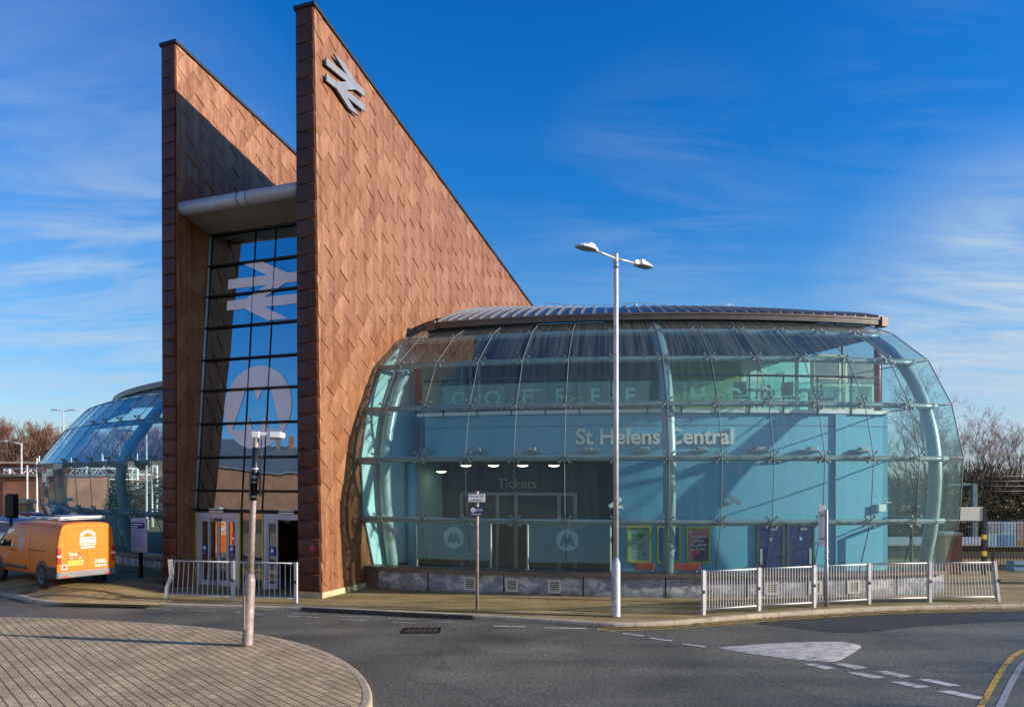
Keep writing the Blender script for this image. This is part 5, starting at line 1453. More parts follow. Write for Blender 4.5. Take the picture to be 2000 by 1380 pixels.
# white sign seen edge-on behind the railing
b = gp(1614, 1184, KZ)
t = thing('road_sign', 'tall narrow white sign plate on a grey post behind the guard rail', 'sign', b)
mb = MB(); mb.lathe([(.045, 0), (.045, 1.0), (.036, 1.02), (.036, 2.30), (.03, 2.31)], 14); mb.build('pole', MAT['steel_grey'], t, True)
mb = MB(); mb.bbox((-.085, .06, 1.92), (.17, .02, .98), .008, -.1); mb.build('sign_plate', MAT['white'], t, True)
for z in (1.62, 2.18):
    mb = MB(); mb.box((-.05, .03, z), (.18, .03, .03), -.1); mb.build('clip', MAT['steel_grey'], t, True)
for z in (1.12, 1.28):
    mb = MB(); mb.tube([(0, 0, z), (0, 0, z + .03)], .052, 12); mb.build('band', MAT['galv'], t, True)

# ------------------------------------------------------------------ guard rails
def guard(name_label, posts, nb, hh, bent=None, tilt_last=None):
    c0 = posts[0]
    t = thing('guard_rail', name_label, 'railing', c0)
    n = len(posts)
    for k, p in enumerate(posts):
        d = (posts[min(k + 1, n - 1)] - posts[max(k - 1, 0)]).normalized(); rz = math.atan2(d.y, d.x)
        mb = MB(); q = p - c0
        if bent and k == 0:
            pts = [q, q + Vector((.02, 0, .30)), q + Vector((.13, 0, .58)), q + Vector((.09, 0, hh))]
            for a, b_ in zip(pts, pts[1:]):
                i = [a + Vector((x * .045, y * .03, 0)) for x, y in ((-1, -1), (1, -1), (1, 1), (-1, 1))]; j = [b_ + Vector((x * .045, y * .03, 0)) for x, y in ((-1, -1), (1, -1), (1, 1), (-1, 1))]
                mb.hexa(i + j)
        else:
            sh = tilt_last if (tilt_last and k == n - 1) else 0
            i = [q + Matrix.Rotation(rz, 3, 'Z') @ Vector((x * .036, y * .036, 0)) for x, y in ((-1, -1), (1, -1), (1, 1), (-1, 1))]
            j = [v + Vector((sh, 0, hh)) for v in i]; mb.hexa(i + j)
        po = mb.build('post', MAT['rail_white'], t, True)
        mb = MB(); mb.box(q + Vector((0, -.04, hh * .52)), (.05, .02, .07), rz); mb.build('clamp', MAT['black'], po, True)
    for k in range(n - 1):
        a, b_ = posts[k] - c0, posts[k + 1] - c0; d = (b_ - a); l = d.length; d.normalize()
        ua = Vector((.09, 0, 0)) if bent and k == 0 else Vector()
        la = Vector((.02, 0, 0)) if bent and k == 0 else Vector()
        ub_ = Vector((tilt_last, 0, 0)) if tilt_last and k == n - 2 else Vector()
        z1, z0 = Vector((0, 0, hh - .03)), Vector((0, 0, .12))
        g = .045
        mb = MB()
        mb.tube([a + ua + z1 + d * g, b_ + ub_ + z1 - d * g], .020, 6); mb.tube([a + la + z0 + d * g, b_ + z0 - d * g], .020, 6)
        for j in range(nb[k]):
            f = (j + 1) / (nb[k] + 1)
            lo = (a + la) * (1 - f) + b_ * f + z0; hi = (a + ua) * (1 - f) + (b_ + ub_) * f + z1
            mb.tube([lo, hi], .0105, 6, False)
        mb.build('rail_panel', MAT['rail_white'], t, True)
    return t
guard('short pale guard rail with a bent end post in front of the entrance', [gp(325, 1169, KZ), gp(455, 1173, KZ), gp(578, 1177, KZ)], (12, 11), 1.0, bent=True)
guard('long pale guard rail along the kerb in front of the plinth', [gp(x, y, KZ) for x, y in ((1374, 1200), (1482, 1192), (1590, 1185.5), (1697, 1179), (1816, 1175.5), (1950, 1173.5))], (19, 19, 19, 20, 20), 1.0, tilt_last=-.10)

# information sign in front of the left drum
b = gp(272, 1149, KZ)
b = Vector((272 - 1000, FP, 0)) / FP * 22.0
t = thing('notice_board', 'pale lilac notice with a purple arrow heading on a dark post by the drum', 'notice board', (b.x, b.y, KZ), R_(-22))
mb = MB(); mb.box((.02, .04, .55), (.09, .07, 1.10)); mb.build('post', MAT['black'], t, True)
mb = MB(); mb.bbox((0, 0, 1.42), (.60, .05, .98), .01); fr_ = mb.build('frame', MAT['lilac_frame'], t, True)
mb = MB(); mb.box((0, -.027, 1.42), (.50, .006, .88)); sh_ = mb.build('notice_sheet', pm('lilac_paper', (.50, .47, .64), .5), fr_, True)
mb = MB(); mb.poly([(-.25, -.032, 1.62), (.20, -.032, 1.62), (.25, -.032, 1.70), (.20, -.032, 1.79), (-.25, -.032, 1.79)]); mb.build('heading_arrow', pm('purple_ink', (.05, .025, .13), .5), sh_, True)
mb = MB()
for k, (x1, z) in enumerate(((.16, 1.73), (-.02, 1.665))): mb.poly([(-.22, -.034, z - .014), (x1, -.034, z - .014), (x1, -.034, z + .014), (-.22, -.034, z + .014)])
mb.build('heading_lines', MAT['lilac'], sh_, True)
mb = MB()
for k in range(13):
    z = 1.57 - k * .036 - (.03 if k > 3 else 0); mb.poly([(-.22, -.032, z), (.20 - (.08 if k % 4 == 3 else 0), -.032, z), (.20 - (.08 if k % 4 == 3 else 0), -.032, z + .012), (-.22, -.032, z + .012)])
mb.build('notice_lines', pm('faint_ink', (.26, .24, .40), .5), sh_, True)

# ------------------------------------------------------------------ orange van
def loft_body(mb, stations, sect):
    rows = [sect(*s) for s in stations]
    ids = mb.grid(rows, True, True)
    mb.face(ids[0]); mb.face(ids[-1])
    return ids
vg = R_(36); h_ = Vector((-math.cos(vg), math.sin(vg), 0)); r_ = Vector((math.sin(vg), math.cos(vg), 0))
rl = Vector((110 - 1000, FP, 0)) / FP * 19.65
c = rl + r_ * .75
van = thing('parked_van', 'orange delivery van with white lettering and a roof rack parked beside the station', 'van', (c.x, c.y, KZ + .205), math.atan2(h_.y, h_.x))
van.scale = (.885, .885, .885)
W = .85
def vsec(x, w, zt, zb=.34):
    s = w
    wt = zt > 1.3
    P = [(s * .97, zb), (s, zb + .12), (s * 1.0, .80), (s * .985, min(1.05, zt - .18)), (s * .93, min(1.45, zt - .10)), (s * .86, min(1.72, zt - .06)), (s * .78, min(1.84, zt - .03)), (s * .55, min(1.89, zt - .01)), (0, zt)]
    L_ = [Vector((x, y, z)) for y, z in P]
    return L_ + [Vector((x, -y, z)) for y, z in P[-2::-1]]
mb = MB()
loft_body(mb, [(0.0, W * .97, 1.88), (.03, W * .99, 1.90), (.10, W, 1.91), (1.2, W, 1.93), (2.6, W, 1.93), (3.2, W, 1.88), (3.55, W, 1.70), (3.95, W * .99, 1.38), (4.15, W * .985, 1.20), (4.5, W * .95, 1.08), (4.72, W * .86, .96), (4.82, W * .74, .84)], vsec)
body = mb.build('body', MAT['orange'], van, True)
def side(y, pts, name, mat, par, z=.006, both=True):
    mb = MB()
    for s in ((1, -1) if both else (1,)):
        mb.prism([(x, s * (yy + z), zz) for x, yy, zz in pts], (0, -s * .01, 0))
    return mb.build(name, mat, par, True)
# side glass, seams, sill, rail, handles
def yb(z): 
    tb = [(.34, .97), (.46, 1), (.8, 1), (1.05, .985), (1.45, .93), (1.72, .86), (1.84, .78)]
    for (a, p), (b2, q) in zip(tb, tb[1:]):
        if a <= z <= b2: return W * (p + (q - p) * (z - a) / (b2 - a))
    return W * .78
side(0, [(3.02, yb(1.10), 1.10), (3.92, yb(1.10) * .995, 1.10), (3.84, yb(1.22), 1.22), (3.42, yb(1.62), 1.62), (3.05, yb(1.66), 1.66)], 'side_window', MAT['glass_car'], body)
side(0, [(2.98, yb(1.06), 1.06), (3.98, yb(1.06) * .995, 1.06), (3.9, yb(1.22), 1.22), (3.44, yb(1.66), 1.66), (3.0, yb(1.70), 1.70)], 'window_surround', MAT['black'], body, .002)
mb = MB()
def seam(mb, pts, w=.012):
    for s in (1, -1):
        for (x0, z0), (x1, z1) in zip(pts, pts[1:]):
            n = 4
            for k in range(n):
                a = k / n; b2 = (k + 1) / n
                p = Vector((x0 + (x1 - x0) * a, 0, z0 + (z1 - z0) * a)); q = Vector((x0 + (x1 - x0) * b2, 0, z0 + (z1 - z0) * b2))
                p.y = s * (yb(p.z) + .003); q.y = s * (yb(q.z) + .003)
                d = (q - p).normalized(); nn = Vector((-d.z, 0, d.x)) * w / 2
                mb.poly([p - nn, q - nn, q + nn, p + nn])
seam(mb, [(2.92, .45), (2.92, 1.76)]); seam(mb, [(1.75, .45), (1.75, .60), (1.82, 1.02), (1.80, 1.78)]); seam(mb, [(1.82, 1.80), (2.92, 1.80)]); seam(mb, [(4.0, .5), (4.02, 1.0)])
seam(mb, [(.70, 1.06), (1.78, 1.06)], .03)
mb.build('panel_seam', pm('seam_shadow', (.05, .015, .004), .6), body, True)
mb = MB()
seam(mb, [(.25, 1.16), (1.7, 1.16)], .012); seam(mb, [(.25, 1.74), (1.7, 1.74)], .012)
mb.build('panel_crease', MAT['orange_trim'], body, True)
mb = MB()
for s in (1, -1):
    mb.bbox((2.9, s * (W + .008), .50), (1.9, .03, .10), .01)
mb.build('sill_trim', MAT['black'], body, True)
for x in (2.78, 3.06):
    mb = MB()
    for s in (1, -1): mb.bbox((x, s * (yb(1.0) + .012), 1.0), (.12, .03, .035), .01)
    mb.build('door_handle', MAT['black'], body, True)
for s in (1, -1):
    mb = MB(); mb.bbox((3.86, s * (W + .14), 1.20), (.10, .24, .26), .03); mb.tube([(3.86, s * W * .97, 1.12), (3.86, s * (W + .06), 1.14)], .03, 6); mb.build('mirror', MAT['black'], van, True)
# windscreen
mb = MB(); mb.poly([(3.58, .62, 1.72), (3.58, -.62, 1.72), (4.14, -.76, 1.235), (4.14, .76, 1.235)]); mb.build('windscreen', MAT['glass_car'], body, True)
# wheels
def wheel(par, x, y, s, r=.335, w=.20, name='wheel'):
    M = Matrix.Translation((x, y, r)) @ Matrix.Rotation(-s * PI / 2, 4, 'X')
    mb = MB(); mb.lathe([(r * .62, -w / 2), (r * .93, -w / 2), (r, -w * .32), (r, w * .32), (r * .93, w / 2), (r * .66, w / 2), (r * .62, w * .35)], 28, M); wh = mb.build(name, MAT['rubber'], par, True)
    mb = MB(); mb.lathe([(r * .655, w * .30), (r * .66, w * .46), (r * .60, w * .44), (r * .50, w * .30), (r * .24, w * .36), (r * .2, w * .42), (.01, w * .42)], 28, M)
    rm = mb.build('rim', MAT['steel_grey'], wh, True)
    mb = MB()
    for k in range(14):
        a = 2 * PI * k / 14
        mb.box(M @ Vector((r * .43 * math.cos(a), r * .43 * math.sin(a), w * .335)), (r * .09, r * .07, .012), M=Matrix.Rotation(-s * PI / 2, 4, 'X') @ Matrix.Rotation(a, 4, 'Z'))
    mb.build('rim_hole', MAT['black'], rm, True)
for x in (.92, 4.05):
    for s in (1, -1):
        mb = MB(); M = Matrix.Translation((x, s * (W - .055), .36)) @ Matrix.Rotation(-s * PI / 2, 4, 'X')
        mb.lathe([(.43, -.08), (.43, .060), (.40, .064), (.01, .064)], 32, M); mb.build('wheel_arch', MAT['black'], body, True)
        wheel(van, x, s * (W - .075), s)
# rear end (x = 0 faces the camera)
def rear(name, mat, pts, par, d=.006, th=.01):
    mb = MB(); mb.prism([(-d, y, z) for y, z in pts], (th, 0, 0)); return mb.build(name, mat, par, True)
mb = MB()
def rline(p, q, w=.010, d=.004):
    (y0, z0), (y1, z1) = p, q; dv = Vector((0, y1 - y0, z1 - z0)).normalized(); n = Vector((0, -dv.z, dv.y)) * w / 2
    mb.poly([Vector((-d, y0, z0)) - n, Vector((-d, y1, z1)) - n, Vector((-d, y1, z1)) + n, Vector((-d, y0, z0)) + n])
rline((-.02, .52), (-.02, 1.80), .014)
for a, b2 in (((.62, 1.22), (.60, 1.66)), ((.60, 1.66), (.50, 1.74)), ((.50, 1.74), (-.56, 1.74)), ((-.56, 1.74), (-.64, 1.66)), ((-.64, 1.66), (-.68, 1.22)), ((.64, 1.20), (-.68, 1.20)), ((.72, .52), (-.74, .52)), ((.72, .52), (.72, .85)), ((-.74, .52), (-.76, .85))): rline(a, b2)
mb.build('panel_seam', pm('door_seam', (.28, .07, .004), .5), body, True)
for s in (1, -1):
    mb = MB()
    mb.bbox((.035, s * .78, .95), (.10, .12, .46), .025); tl_ = mb.build('tail_light', pm('red_lens', (.55, .006, .01), .15, coat=.8), van, True)
    mb = MB(); mb.bbox((-.012, s * .777, .95), (.02, .118, .06), .005); mb.build('reverse_lens', MAT['white'], tl_, True)
rear('plate_recess', MAT['orange_trim'], [(.56, .62), (.06, .62), (.02, .68), (.02, .86), (.06, .92), (.52, .92), (.56, .88)], body, .004)
np_ = rear('number_plate', pm('plate_yellow', (.75, .55, .02), .4), [(.54, .66), (.10, .66), (.10, .80), (.54, .80)], van, .014, .012)
mb = MB(); put_text(mb, 'CF72 LBE', flat_fn((-.018, .32, .695), (0, -1, 0), (0, 0, 1), (-1, 0, 0)), size=.105, bold=.01); mb.build('plate_words', pm('plate_ink', (.12, .11, .06), .5), np_, True)
mb = MB(); mb.bbox((-.02, .17, 1.02), (.04, .16, .05), .012); mb.build('rear_handle', MAT['orange_trim'], body, True)
for y in (.20, .44):
    mb = MB(); mb.box((-.012, y, .875), (.02, .07, .022)); mb.build('plate_lamp', MAT['white'], body, True)
mb = MB(); mb.bbox((.06, 0, .40), (.16, 1.72, .20), .03); bp = mb.build('bumper', pm('dull_bumper', (.17, .165, .16), .45, .2), van, True)
for s in (1, -1):
    mb = MB(); mb.bbox((.34, s * .84, .47), (.66, .06, .34), .03); mb.build('bumper_corner', MAT['black'], bp, True)
for s in (1, -1):
    mb = MB(); mb.box((-.025, s * .62, .36), (.012, .18, .045)); mb.build('reflector', MAT['red'], bp, True)
rear('sticker', MAT['white'], [(.70, .56), (.56, .56), (.56, .70), (.70, .70)], body, .006); rear('sticker', MAT['red'], [(.675, .585), (.585, .585), (.585, .675), (.675, .675)], body, .010)
mb = MB()
fr = lambda y, z: flat_fn((-.008, y, z), (0, -1, 0), (0, 0, 1), (-1, 0, 0))
put_text(mb, '"Dela"', fr(.38, .95), size=.12, shear=.3, bold=.02)
for k, (w, z) in enumerate(((.30, .74), (.38, .68))):
    n = 11
    for j in range(n): mb.poly([(-.008, -.40 + w / 2 - w * j / n, z), (-.008, -.40 + w / 2 - w * (j + .75) / n, z), (-.008, -.40 + w / 2 - w * (j + .75) / n, z + .035), (-.008, -.40 + w / 2 - w * j / n, z + .035)])
for k in range(4): mb.poly([(-.008, -.27 - k * .09 + .034 * math.cos(x), .60 + .034 * math.sin(x)) for x in [2 * PI * j / 14 for j in range(14)]])
mb.build('rear_lettering', MAT['white'], body, True)
def crest(mb, fn):
    for k, (x, y) in enumerate(((-.17, -.03), (-.10, .03), (0, .06), (.10, .03), (.17, -.03))):
        vs, fs = fill_holes([[(x + .045 * math.cos(2 * PI * j / 16), y + .055 * math.sin(2 * PI * j / 16)) for j in range(16)], [(x + .022 * math.cos(2 * PI * j / 16), y + .03 * math.sin(2 * PI * j / 16)) for j in range(16)]])
        i = mb.add([fn(Vector((v.x, v.y, .0004 * k))) for v in vs])
        for f in fs: mb.face([i[j] for j in f])
    for x0, x1, y0, y1 in ((-.23, .23, -.14, -.11), (-.23, -.20, -.32, -.145), (.20, .23, -.32, -.145), (-.23, .23, -.35, -.325)): mb.poly([fn(Vector(p)) for p in ((x0, y0, 0), (x1, y0, 0), (x1, y1, 0), (x0, y1, 0))])
    for j in range(5): mb.poly([fn(Vector(p)) for p in ((-.18 + j * .075, -.29, 0), (-.125 + j * .075, -.29, 0), (-.125 + j * .075, -.17, 0), (-.18 + j * .075, -.17, 0))])
    for j in range(9): mb.poly([fn(Vector(p)) for p in ((-.20 + j * .045, -.44, 0), (-.165 + j * .045, -.44, 0), (-.165 + j * .045, -.385, 0), (-.20 + j * .045, -.385, 0))])
mb = MB(); crest(mb, fr(-.03, 1.58)); mb.build('rear_crest', MAT['white'], body, True)
mb = MB(); fs_ = lambda x, z: (lambda p: Vector((x - p.x * .95, yb(z + p.y) + .006 + p.z, z + p.y)))
crest(mb, fs_(2.40, 1.50))
mb.build('side_crest', pm('faded_white_lettering', (.55, .52, .58), .5), body, True)
mb = MB(); put_text(mb, '"Dela"', fs_(2.38, .99), size=.10, shear=.3, bold=.02); mb.build('side_name', pm('faded_white_name', (.55, .52, .58), .5), body, True)
for k, w in enumerate((.18, .26, .16)):
    mb = MB()
    for j in range(5): mb.poly([fs_(3.45, .84 - k * .07)(Vector(p)) for p in ((-w / 2 + w * j / 5, 0, 0), (-w / 2 + w * (j + .8) / 5, 0, 0), (-w / 2 + w * (j + .8) / 5, .035, 0), (-w / 2 + w * j / 5, .035, 0))])
    mb.build('side_words', pm('faded_white_words', (.55, .52, .58), .5), body, True)
# roof rack
mb = MB()
for x in (.25, 1.1, 1.9):
    mb.tube([(x, -.68, 1.90), (x, -.68, 2.0), (x, .68, 2.0), (x, .68, 1.90)], .022, 8)
rk = mb.build('roof_rack', MAT['steel_grey'], van, True)
mb = MB(); mb.tube([(.22, -.60, 2.035), (2.3, -.60, 2.035)], .03, 8); mb.tube([(.22, .60, 2.035), (2.3, .60, 2.035)], .03, 8); mb.box((.24, 0, 2.06), (.05, 1.3, .045)); mb.box((1.1, -.1, 2.055), (1.7, .34, .03)); mb.build('ladder_rail', MAT['white'], rk, True)
# ------------------------------------------------------------------ beyond the station, left
def car(label, loc, rz, paint, group):
    t = thing('parked_car', label, 'car', loc, rz, group)
    def cs(x, w, zt, zb=.22):
        P = [(w * .94, zb), (w, .45), (w * .985, min(.85, zt - .05)), (w * (.93 if zt < 1.0 else .80), min(1.2, zt - .03) if zt > 1.0 else zt - .02), (w * (.6 if zt < 1.0 else .66), zt - .005), (0, zt)]
        l = [Vector((x, y, z)) for y, z in P]; return l + [Vector((x, -y, z)) for y, z in P[-2::-1]]
    mb = MB(); loft_body(mb, [(-2.0, .68, .78), (-1.95, .80, .92), (-1.7, .86, 1.05), (-1.2, .87, 1.40), (-.6, .87, 1.46), (.1, .87, 1.44), (.55, .87, 1.25), (.95, .87, .98), (1.5, .84, .90), (1.9, .76, .78), (2.0, .62, .66)], cs)
    b = mb.build('body', paint, t, True)
    mb = MB()
    for s in (1, -1):
        mb.poly([(-1.25, s * .835, .93), (.72, s * .845, .93), (.45, s * .79, 1.15), (.05, s * .745, 1.34), (-.6, s * .74, 1.36), (-1.1, s * .75, 1.28)])
    mb.poly([(.60, .60, 1.235), (.60, -.60, 1.235), (.97, -.72, 1.0), (.97, .72, 1.0)]); mb.poly([(-1.30, .58, 1.36), (-1.30, -.58, 1.36), (-1.74, -.68, 1.08), (-1.74, .68, 1.08)])
    mb.build('window', MAT['glass_car'], b, True)
    for s in (1, -1):
        mb = MB(); mb.bbox((-1.93, s * .68, .80), (.1, .2, .16), .03); mb.build('tail_light', MAT['red'], b, True)
        mb = MB(); mb.bbox((1.88, s * .62, .66), (.12, .24, .12), .03); mb.build('headlight', MAT['white'], b, True)
        for x in (-1.25, 1.28): wheel(t, x, s * .78, s, .31, .19)
    return t
car('silver car parked beyond the orange van in front of the stone pillar', (dp(12, 1050, 31).x, 31.0, KZ), R_(165), pm('silver_paint', (.42, .45, .50), .3, .5, .05, coat=.5), 'cars parked behind the van')
car('red car parked beyond the silver one by the pale railing', (dp(40, 1050, 35.5).x, 35.5, KZ), R_(170), pm('red_car_paint', (.42, .02, .02), .3, 0, .05, coat=.6), 'cars parked behind the van')
# traffic signal seen from behind
t = thing('traffic_signal', 'black traffic signal on a black post behind the parked van', 'traffic signal', (dp(20, 1000, 28).x, 28, KZ))
mb = MB(); mb.tube([(.02, 0, 0), (.02, 0, 2.2)], .055, 10); mb.build('post', MAT['black'], t, True)
mb = MB(); mb.bbox((0, 0, 2.02), (.34, .2, .78), .05); hd = mb.build('signal_head', MAT['black'], t, True)
mb = MB(); mb.box((0, .12, 2.02), (.44, .02, .90)); mb.build('backing_board', MAT['black'], hd, True)
# gate pillar
y_ = 40; t = thing('gate_pillar', 'buff brick gate pillar with a mossy capping stone beyond the cars', 'pillar', (dp(47, 1000, y_).x, y_, KZ))
mb = MB(); mb.bbox((0, 0, .85), (.62, .62, 1.7), .01); mb.build('shaft', brick('buff_brick', (.42, .30, .14), (.36, .24, .11), (.4, .34, .24)), t, True)
mb = MB(); mb.bbox((0, 0, 1.76), (.86, .86, .14), .03); mb.bbox((0, 0, 1.87), (.70, .70, .10), .03); mb.build('capping', MAT['sandstone'], t, True)
t = thing('railing', 'pale metal railing running from the brick pillar towards the drum', 'railing', (dp(50, 1000, 40.6).x, 40.6, KZ))
mb = MB(); mb.tube([(.4, 0, 1.2), (5.4, 0, 1.2)], .03, 6); mb.tube([(.4, 0, .15), (5.4, 0, .15)], .03, 6)
for k in range(36): mb.tube([(.45 + k * .14, 0, .15), (.45 + k * .14, 0, 1.2)], .015, 5, False)
mb.build('rail_panel', MAT['galv'], t, True)
for k in range(3):
    mb = MB(); mb.box((.4 + 2.5 * k, 0, .63), (.07, .07, 1.26)); mb.build('post', MAT['galv'], t, True)
# brick railway bridge across the road
yb_ = 64
xl, xr = -95, -20
t = thing('railway_bridge', 'red brick railway bridge with a pale concrete beam over a dark opening', 'bridge', ((xl + xr) / 2, yb_, 0))
mb = MB(); mb.box((0, 1.5, 3.4), (xr - xl, 3, 1.7)); mb.build('parapet_wall', MAT['brick'], t, True)
mb = MB(); mb.bbox((0, 1.3, 4.34), (xr - xl, 3.6, .18), .03); mb.build('parapet_coping', MAT['kerb'], t, True)
mb = MB(); mb.box((0, 1.4, 2.15), (xr - xl, 3.2, .78)); mb.build('beam', MAT['cream'], t, True)
mb = MB(); mb.box((31.5, 1.7, .9), (12, 2.8, 1.8)); mb.build('abutment', MAT['brick'], t, True)
mb = MB(); mb.box((-17, 1.7, .9), (41, 2.8, 1.8)); mb.build('abutment', MAT['brick'], t, True)
mb = MB(); mb.box((0, 9, 1.2), (xr - xl, .4, 3.2)); mb.build('underpass_shade', MAT['black'], t, True)  # black sheet standing in for the shade inside the opening
# overhead-line gantry over the tracks
y_ = 56
def gantry(x0, x1, y, label, zt=4.3):
    t = thing('line_gantry', label, 'gantry', (x0, y, 0))
    w = x1 - x0
    for x in (0, w):
        mb = MB()
        for dx in (-.16, .16): mb.box((x + dx, 0, zt / 2), (.08, .22, zt))
        for k in range(8): mb.box((x, 0, .3 + k * zt / 8), (.24, .1, .05), M=Matrix.Rotation(.5 * (-1) ** k, 4, 'Y'))
        mb.build('column', MAT['white'], t, True)
    mb = MB()
    for dy in (-.25, .25):
        for z in (zt - .75, zt): mb.tube([(0, dy, z), (w, dy, z)], .05, 6)
        n = int(w / .8)
        for k in range(n):
            z0, z1 = (zt - .75, zt) if k % 2 else (zt, zt - .75)
            mb.tube([(w * k / n, dy, z0), (w * (k + 1) / n, dy, z1)], .028, 5)
    mb.build('truss', MAT['white'], t, True)
    for x in (1.1, w - 1.1):
        mb = MB(); mb.tube([(0 if x < 2 else w, 0, zt - 1.8), (x, 0, zt - .75)], .04, 6); mb.build('knee_brace', MAT['white'], t, True)
    mb = MB()
    for k in range(3):
        x = w * (k + 1) / 4; mb.tube([(x, 0, zt), (x, 0, zt + .9)], .04, 6); mb.tube([(x - .7, 0, zt + .35), (x + .7, 0, zt + .35)], .03, 6)
    mb.build('insulator_frame', MAT['white'], t, True)
gx = dp(14, 920, 54).x
gantry(gx, gx + 9.0, 54, 'white lattice gantry over the railway in front of the brick bridge', 3.75)
gx2 = dp(165, 920, 60).x
gantry(gx2, gx2 + 5.5, 60, 'white lattice gantry seen through the glass of the left drum', 4.1)
def street_lamp(px, py_top, y, label, arms, arm_len=1.6, grp='street lamps on the station approach'):
    p = dp(px, py_top, y); t = thing('street_lamp', label, 'street lamp', (p.x, p.y, 0), 0, grp)
    mb = MB(); mb.lathe([(.11, 0), (.10, 1.1), (.065, 1.2), (.05, p.z)], 12); mb.build('pole', MAT['rail_white'], t, True)
    for s in arms:
        mb = MB(); mb.tube([(0, 0, p.z - .05), (s * arm_len, 0, p.z + .12)], .035, 8); a_ = mb.build('arm', MAT['rail_white'], t, True)
        mb = MB(); mb.bbox((s * (arm_len + .28), 0, p.z + .13), (.66, .24, .10), .04); mb.build('lamp_head', MAT['galv'], a_, True)
street_lamp(42, 865, 50, 'single-armed street lamp in front of the bridge, its head pointing away from the drum', (-1,), .95)
street_lamp(124, 803, 70, 'tall twin-armed street lamp rising above the left drum', (-1, 1), .55)
street_lamp(53, 908, 47, 'short pale mast standing just behind the brick pillar', (), .5)
street_lamp(72, 894, 47, 'pale mast close against the edge of the drum glass', (), .5)
street_lamp(286, 845, 42, 'street lamp seen through the left drum beside the copper fin', (-1,), .95)
street_lamp(297, 905, 44, 'short mast seen through the left drum glass near the fin', (), .5)
# low brick building behind the drum's left edge
t = thing('brick_hut', 'low red brick building seen through the left end of the drum', 'building', (-31.5, 50, 0))
mb = MB(); mb.box((0, 0, 1.6), (8, 5, 3.2)); mb.build('wall', MAT['brick'], t, True)
mb = MB(); mb.box((0, 0, 3.28), (8.4, 5.4, .16)); mb.build('roof', MAT['zinc'], t, True)
mb = MB(); mb.box((1.2, -2.51, 1.0), (1.6, .06, 1.2)); mb.build('window', MAT['glass_car'], t, True)

# ------------------------------------------------------------------ beyond the station, right
t = thing('information_board', 'wide low board of maps and notices behind the black railings', 'notice board', (dp(1985, 1050, 26.5).x, 26.5, KZ))
mb = MB(); mb.bbox((0, 0, 1.10), (2.05, .06, .86), .01); fr_ = mb.build('frame', pm('pale_blue_frame', (.45, .55, .62), .4), t, True)
sheets = [(-.98, -.52, 1.14, 1.48, (.20, .22, .25)), (-.50, -.06, 1.14, 1.50, (.30, .42, .52)), (-.98, -.70, .70, 1.10, (.30, .45, .58)), (-.68, -.40, .70, 1.10, (.10, .22, .42)), (-.38, -.06, .70, 1.10, (.12, .30, .50)), (-.02, .96, .96, 1.50, (.30, .25, .23)), (-.02, .96, .70, .94, (.36, .22, .10))]
for k, (x0, x1, z0, z1, c_) in enumerate(sheets):
    mb = MB(); mb.poly([(x0, -.034, z0), (x1, -.034, z0), (x1, -.034, z1), (x0, -.034, z1)]); mb.build('map_sheet', pm('sheet_print', c_, .4, 0, .35, 9), fr_, True)
mb = MB()
for k in range(6): mb.poly([(-.95, -.036, 1.42 - k * .045), (-.58, -.036, 1.42 - k * .045), (-.58, -.036, 1.435 - k * .045), (-.95, -.036, 1.435 - k * .045)])
for a in range(5): mb.poly([(-.46 + a * .085, -.036, 1.18), (-.45 + a * .085, -.036, 1.18), (-.45 + a * .085, -.036, 1.46), (-.46 + a * .085, -.036, 1.46)])
mb.build('board_lines', pm('pale_print', (.45, .50, .55), .5), fr_, True)
for x in (-.8, .8):
    mb = MB(); mb.box((x, .05, .36), (.07, .05, .72)); mb.build('leg', MAT['dark_metal'], t, True)
y_ = 24.2; t = thing('platform_sign', 'blank cream sign panel on a black post with two yellow bands', 'sign', (dp(1922, 1000, y_).x, y_, KZ))
mb = MB(); mb.box((0, 0, 1.06), (.10, .10, 2.12)); mb.build('post', MAT['black'], t, True)
mb = MB(); mb.bbox((-.42, .0, 1.92), (.74, .06, .43), .01); mb.build('sign_panel', MAT['cream'], t, True)
for z in (.68, 1.20):
    mb = MB(); mb.box((0, 0, z), (.112, .112, .15)); mb.build('yellow_band', MAT['yellow'], t, True)
# black railings
p0 = dp(1866, 1000, 25.2); 
t = thing('metal_fence', 'black vertical-bar fence closing off the platform beyond the guard rail', 'fence', (p0.x, 25.2, KZ))
mb = MB(); n = 78
for k in range(n): mb.tube([(.11 * k, .006 * k, 0), (.11 * k, .006 * k, 1.72)], .011, 5, False)
for z in (.18, 1.62): mb.box((.11 * n / 2, .006 * n / 2, z), (.11 * n, .02, .04), math.atan2(.006, .11))
mb.build('bar_panel', MAT['black'], t, True)
for k in range(4):
    mb = MB(); mb.box((.11 * n * k / 3 - .02, .006 * n * k / 3 + .03, .9), (.06, .06, 1.8)); mb.build('post', MAT['black'], t, True)
# platform edge wall and ramp
y_ = 29; t = thing('platform_wall', 'low dark platform wall with a pale coping behind the black fence', 'wall', (20, y_, 0))
mb = MB(); mb.box((0, 1.5, .30), (14, 3, .60)); mb.build('wall_face', pm('dark_platform', (.06, .05, .045), .8), t, True)
mb = MB(); mb.bbox((0, 1.45, .64), (14, 3.2, .09), .01); mb.build('coping', MAT['concrete'], t, True)
# brick pier inside the end of the drum
y_ = 24.6; t = thing('brick_pier', 'small red brick pier just outside the glazed end of the drum', 'pier', (dp(1852, 1080, y_).x, y_, KZ))
mb = MB(); mb.bbox((0, 0, .62), (.55, .55, 1.25), .01); mb.build('shaft', MAT['brick'], t, True)
mb = MB(); mb.bbox((0, 0, 1.28), (.62, .62, .08), .01); mb.build('capping', MAT['concrete'], t, True)
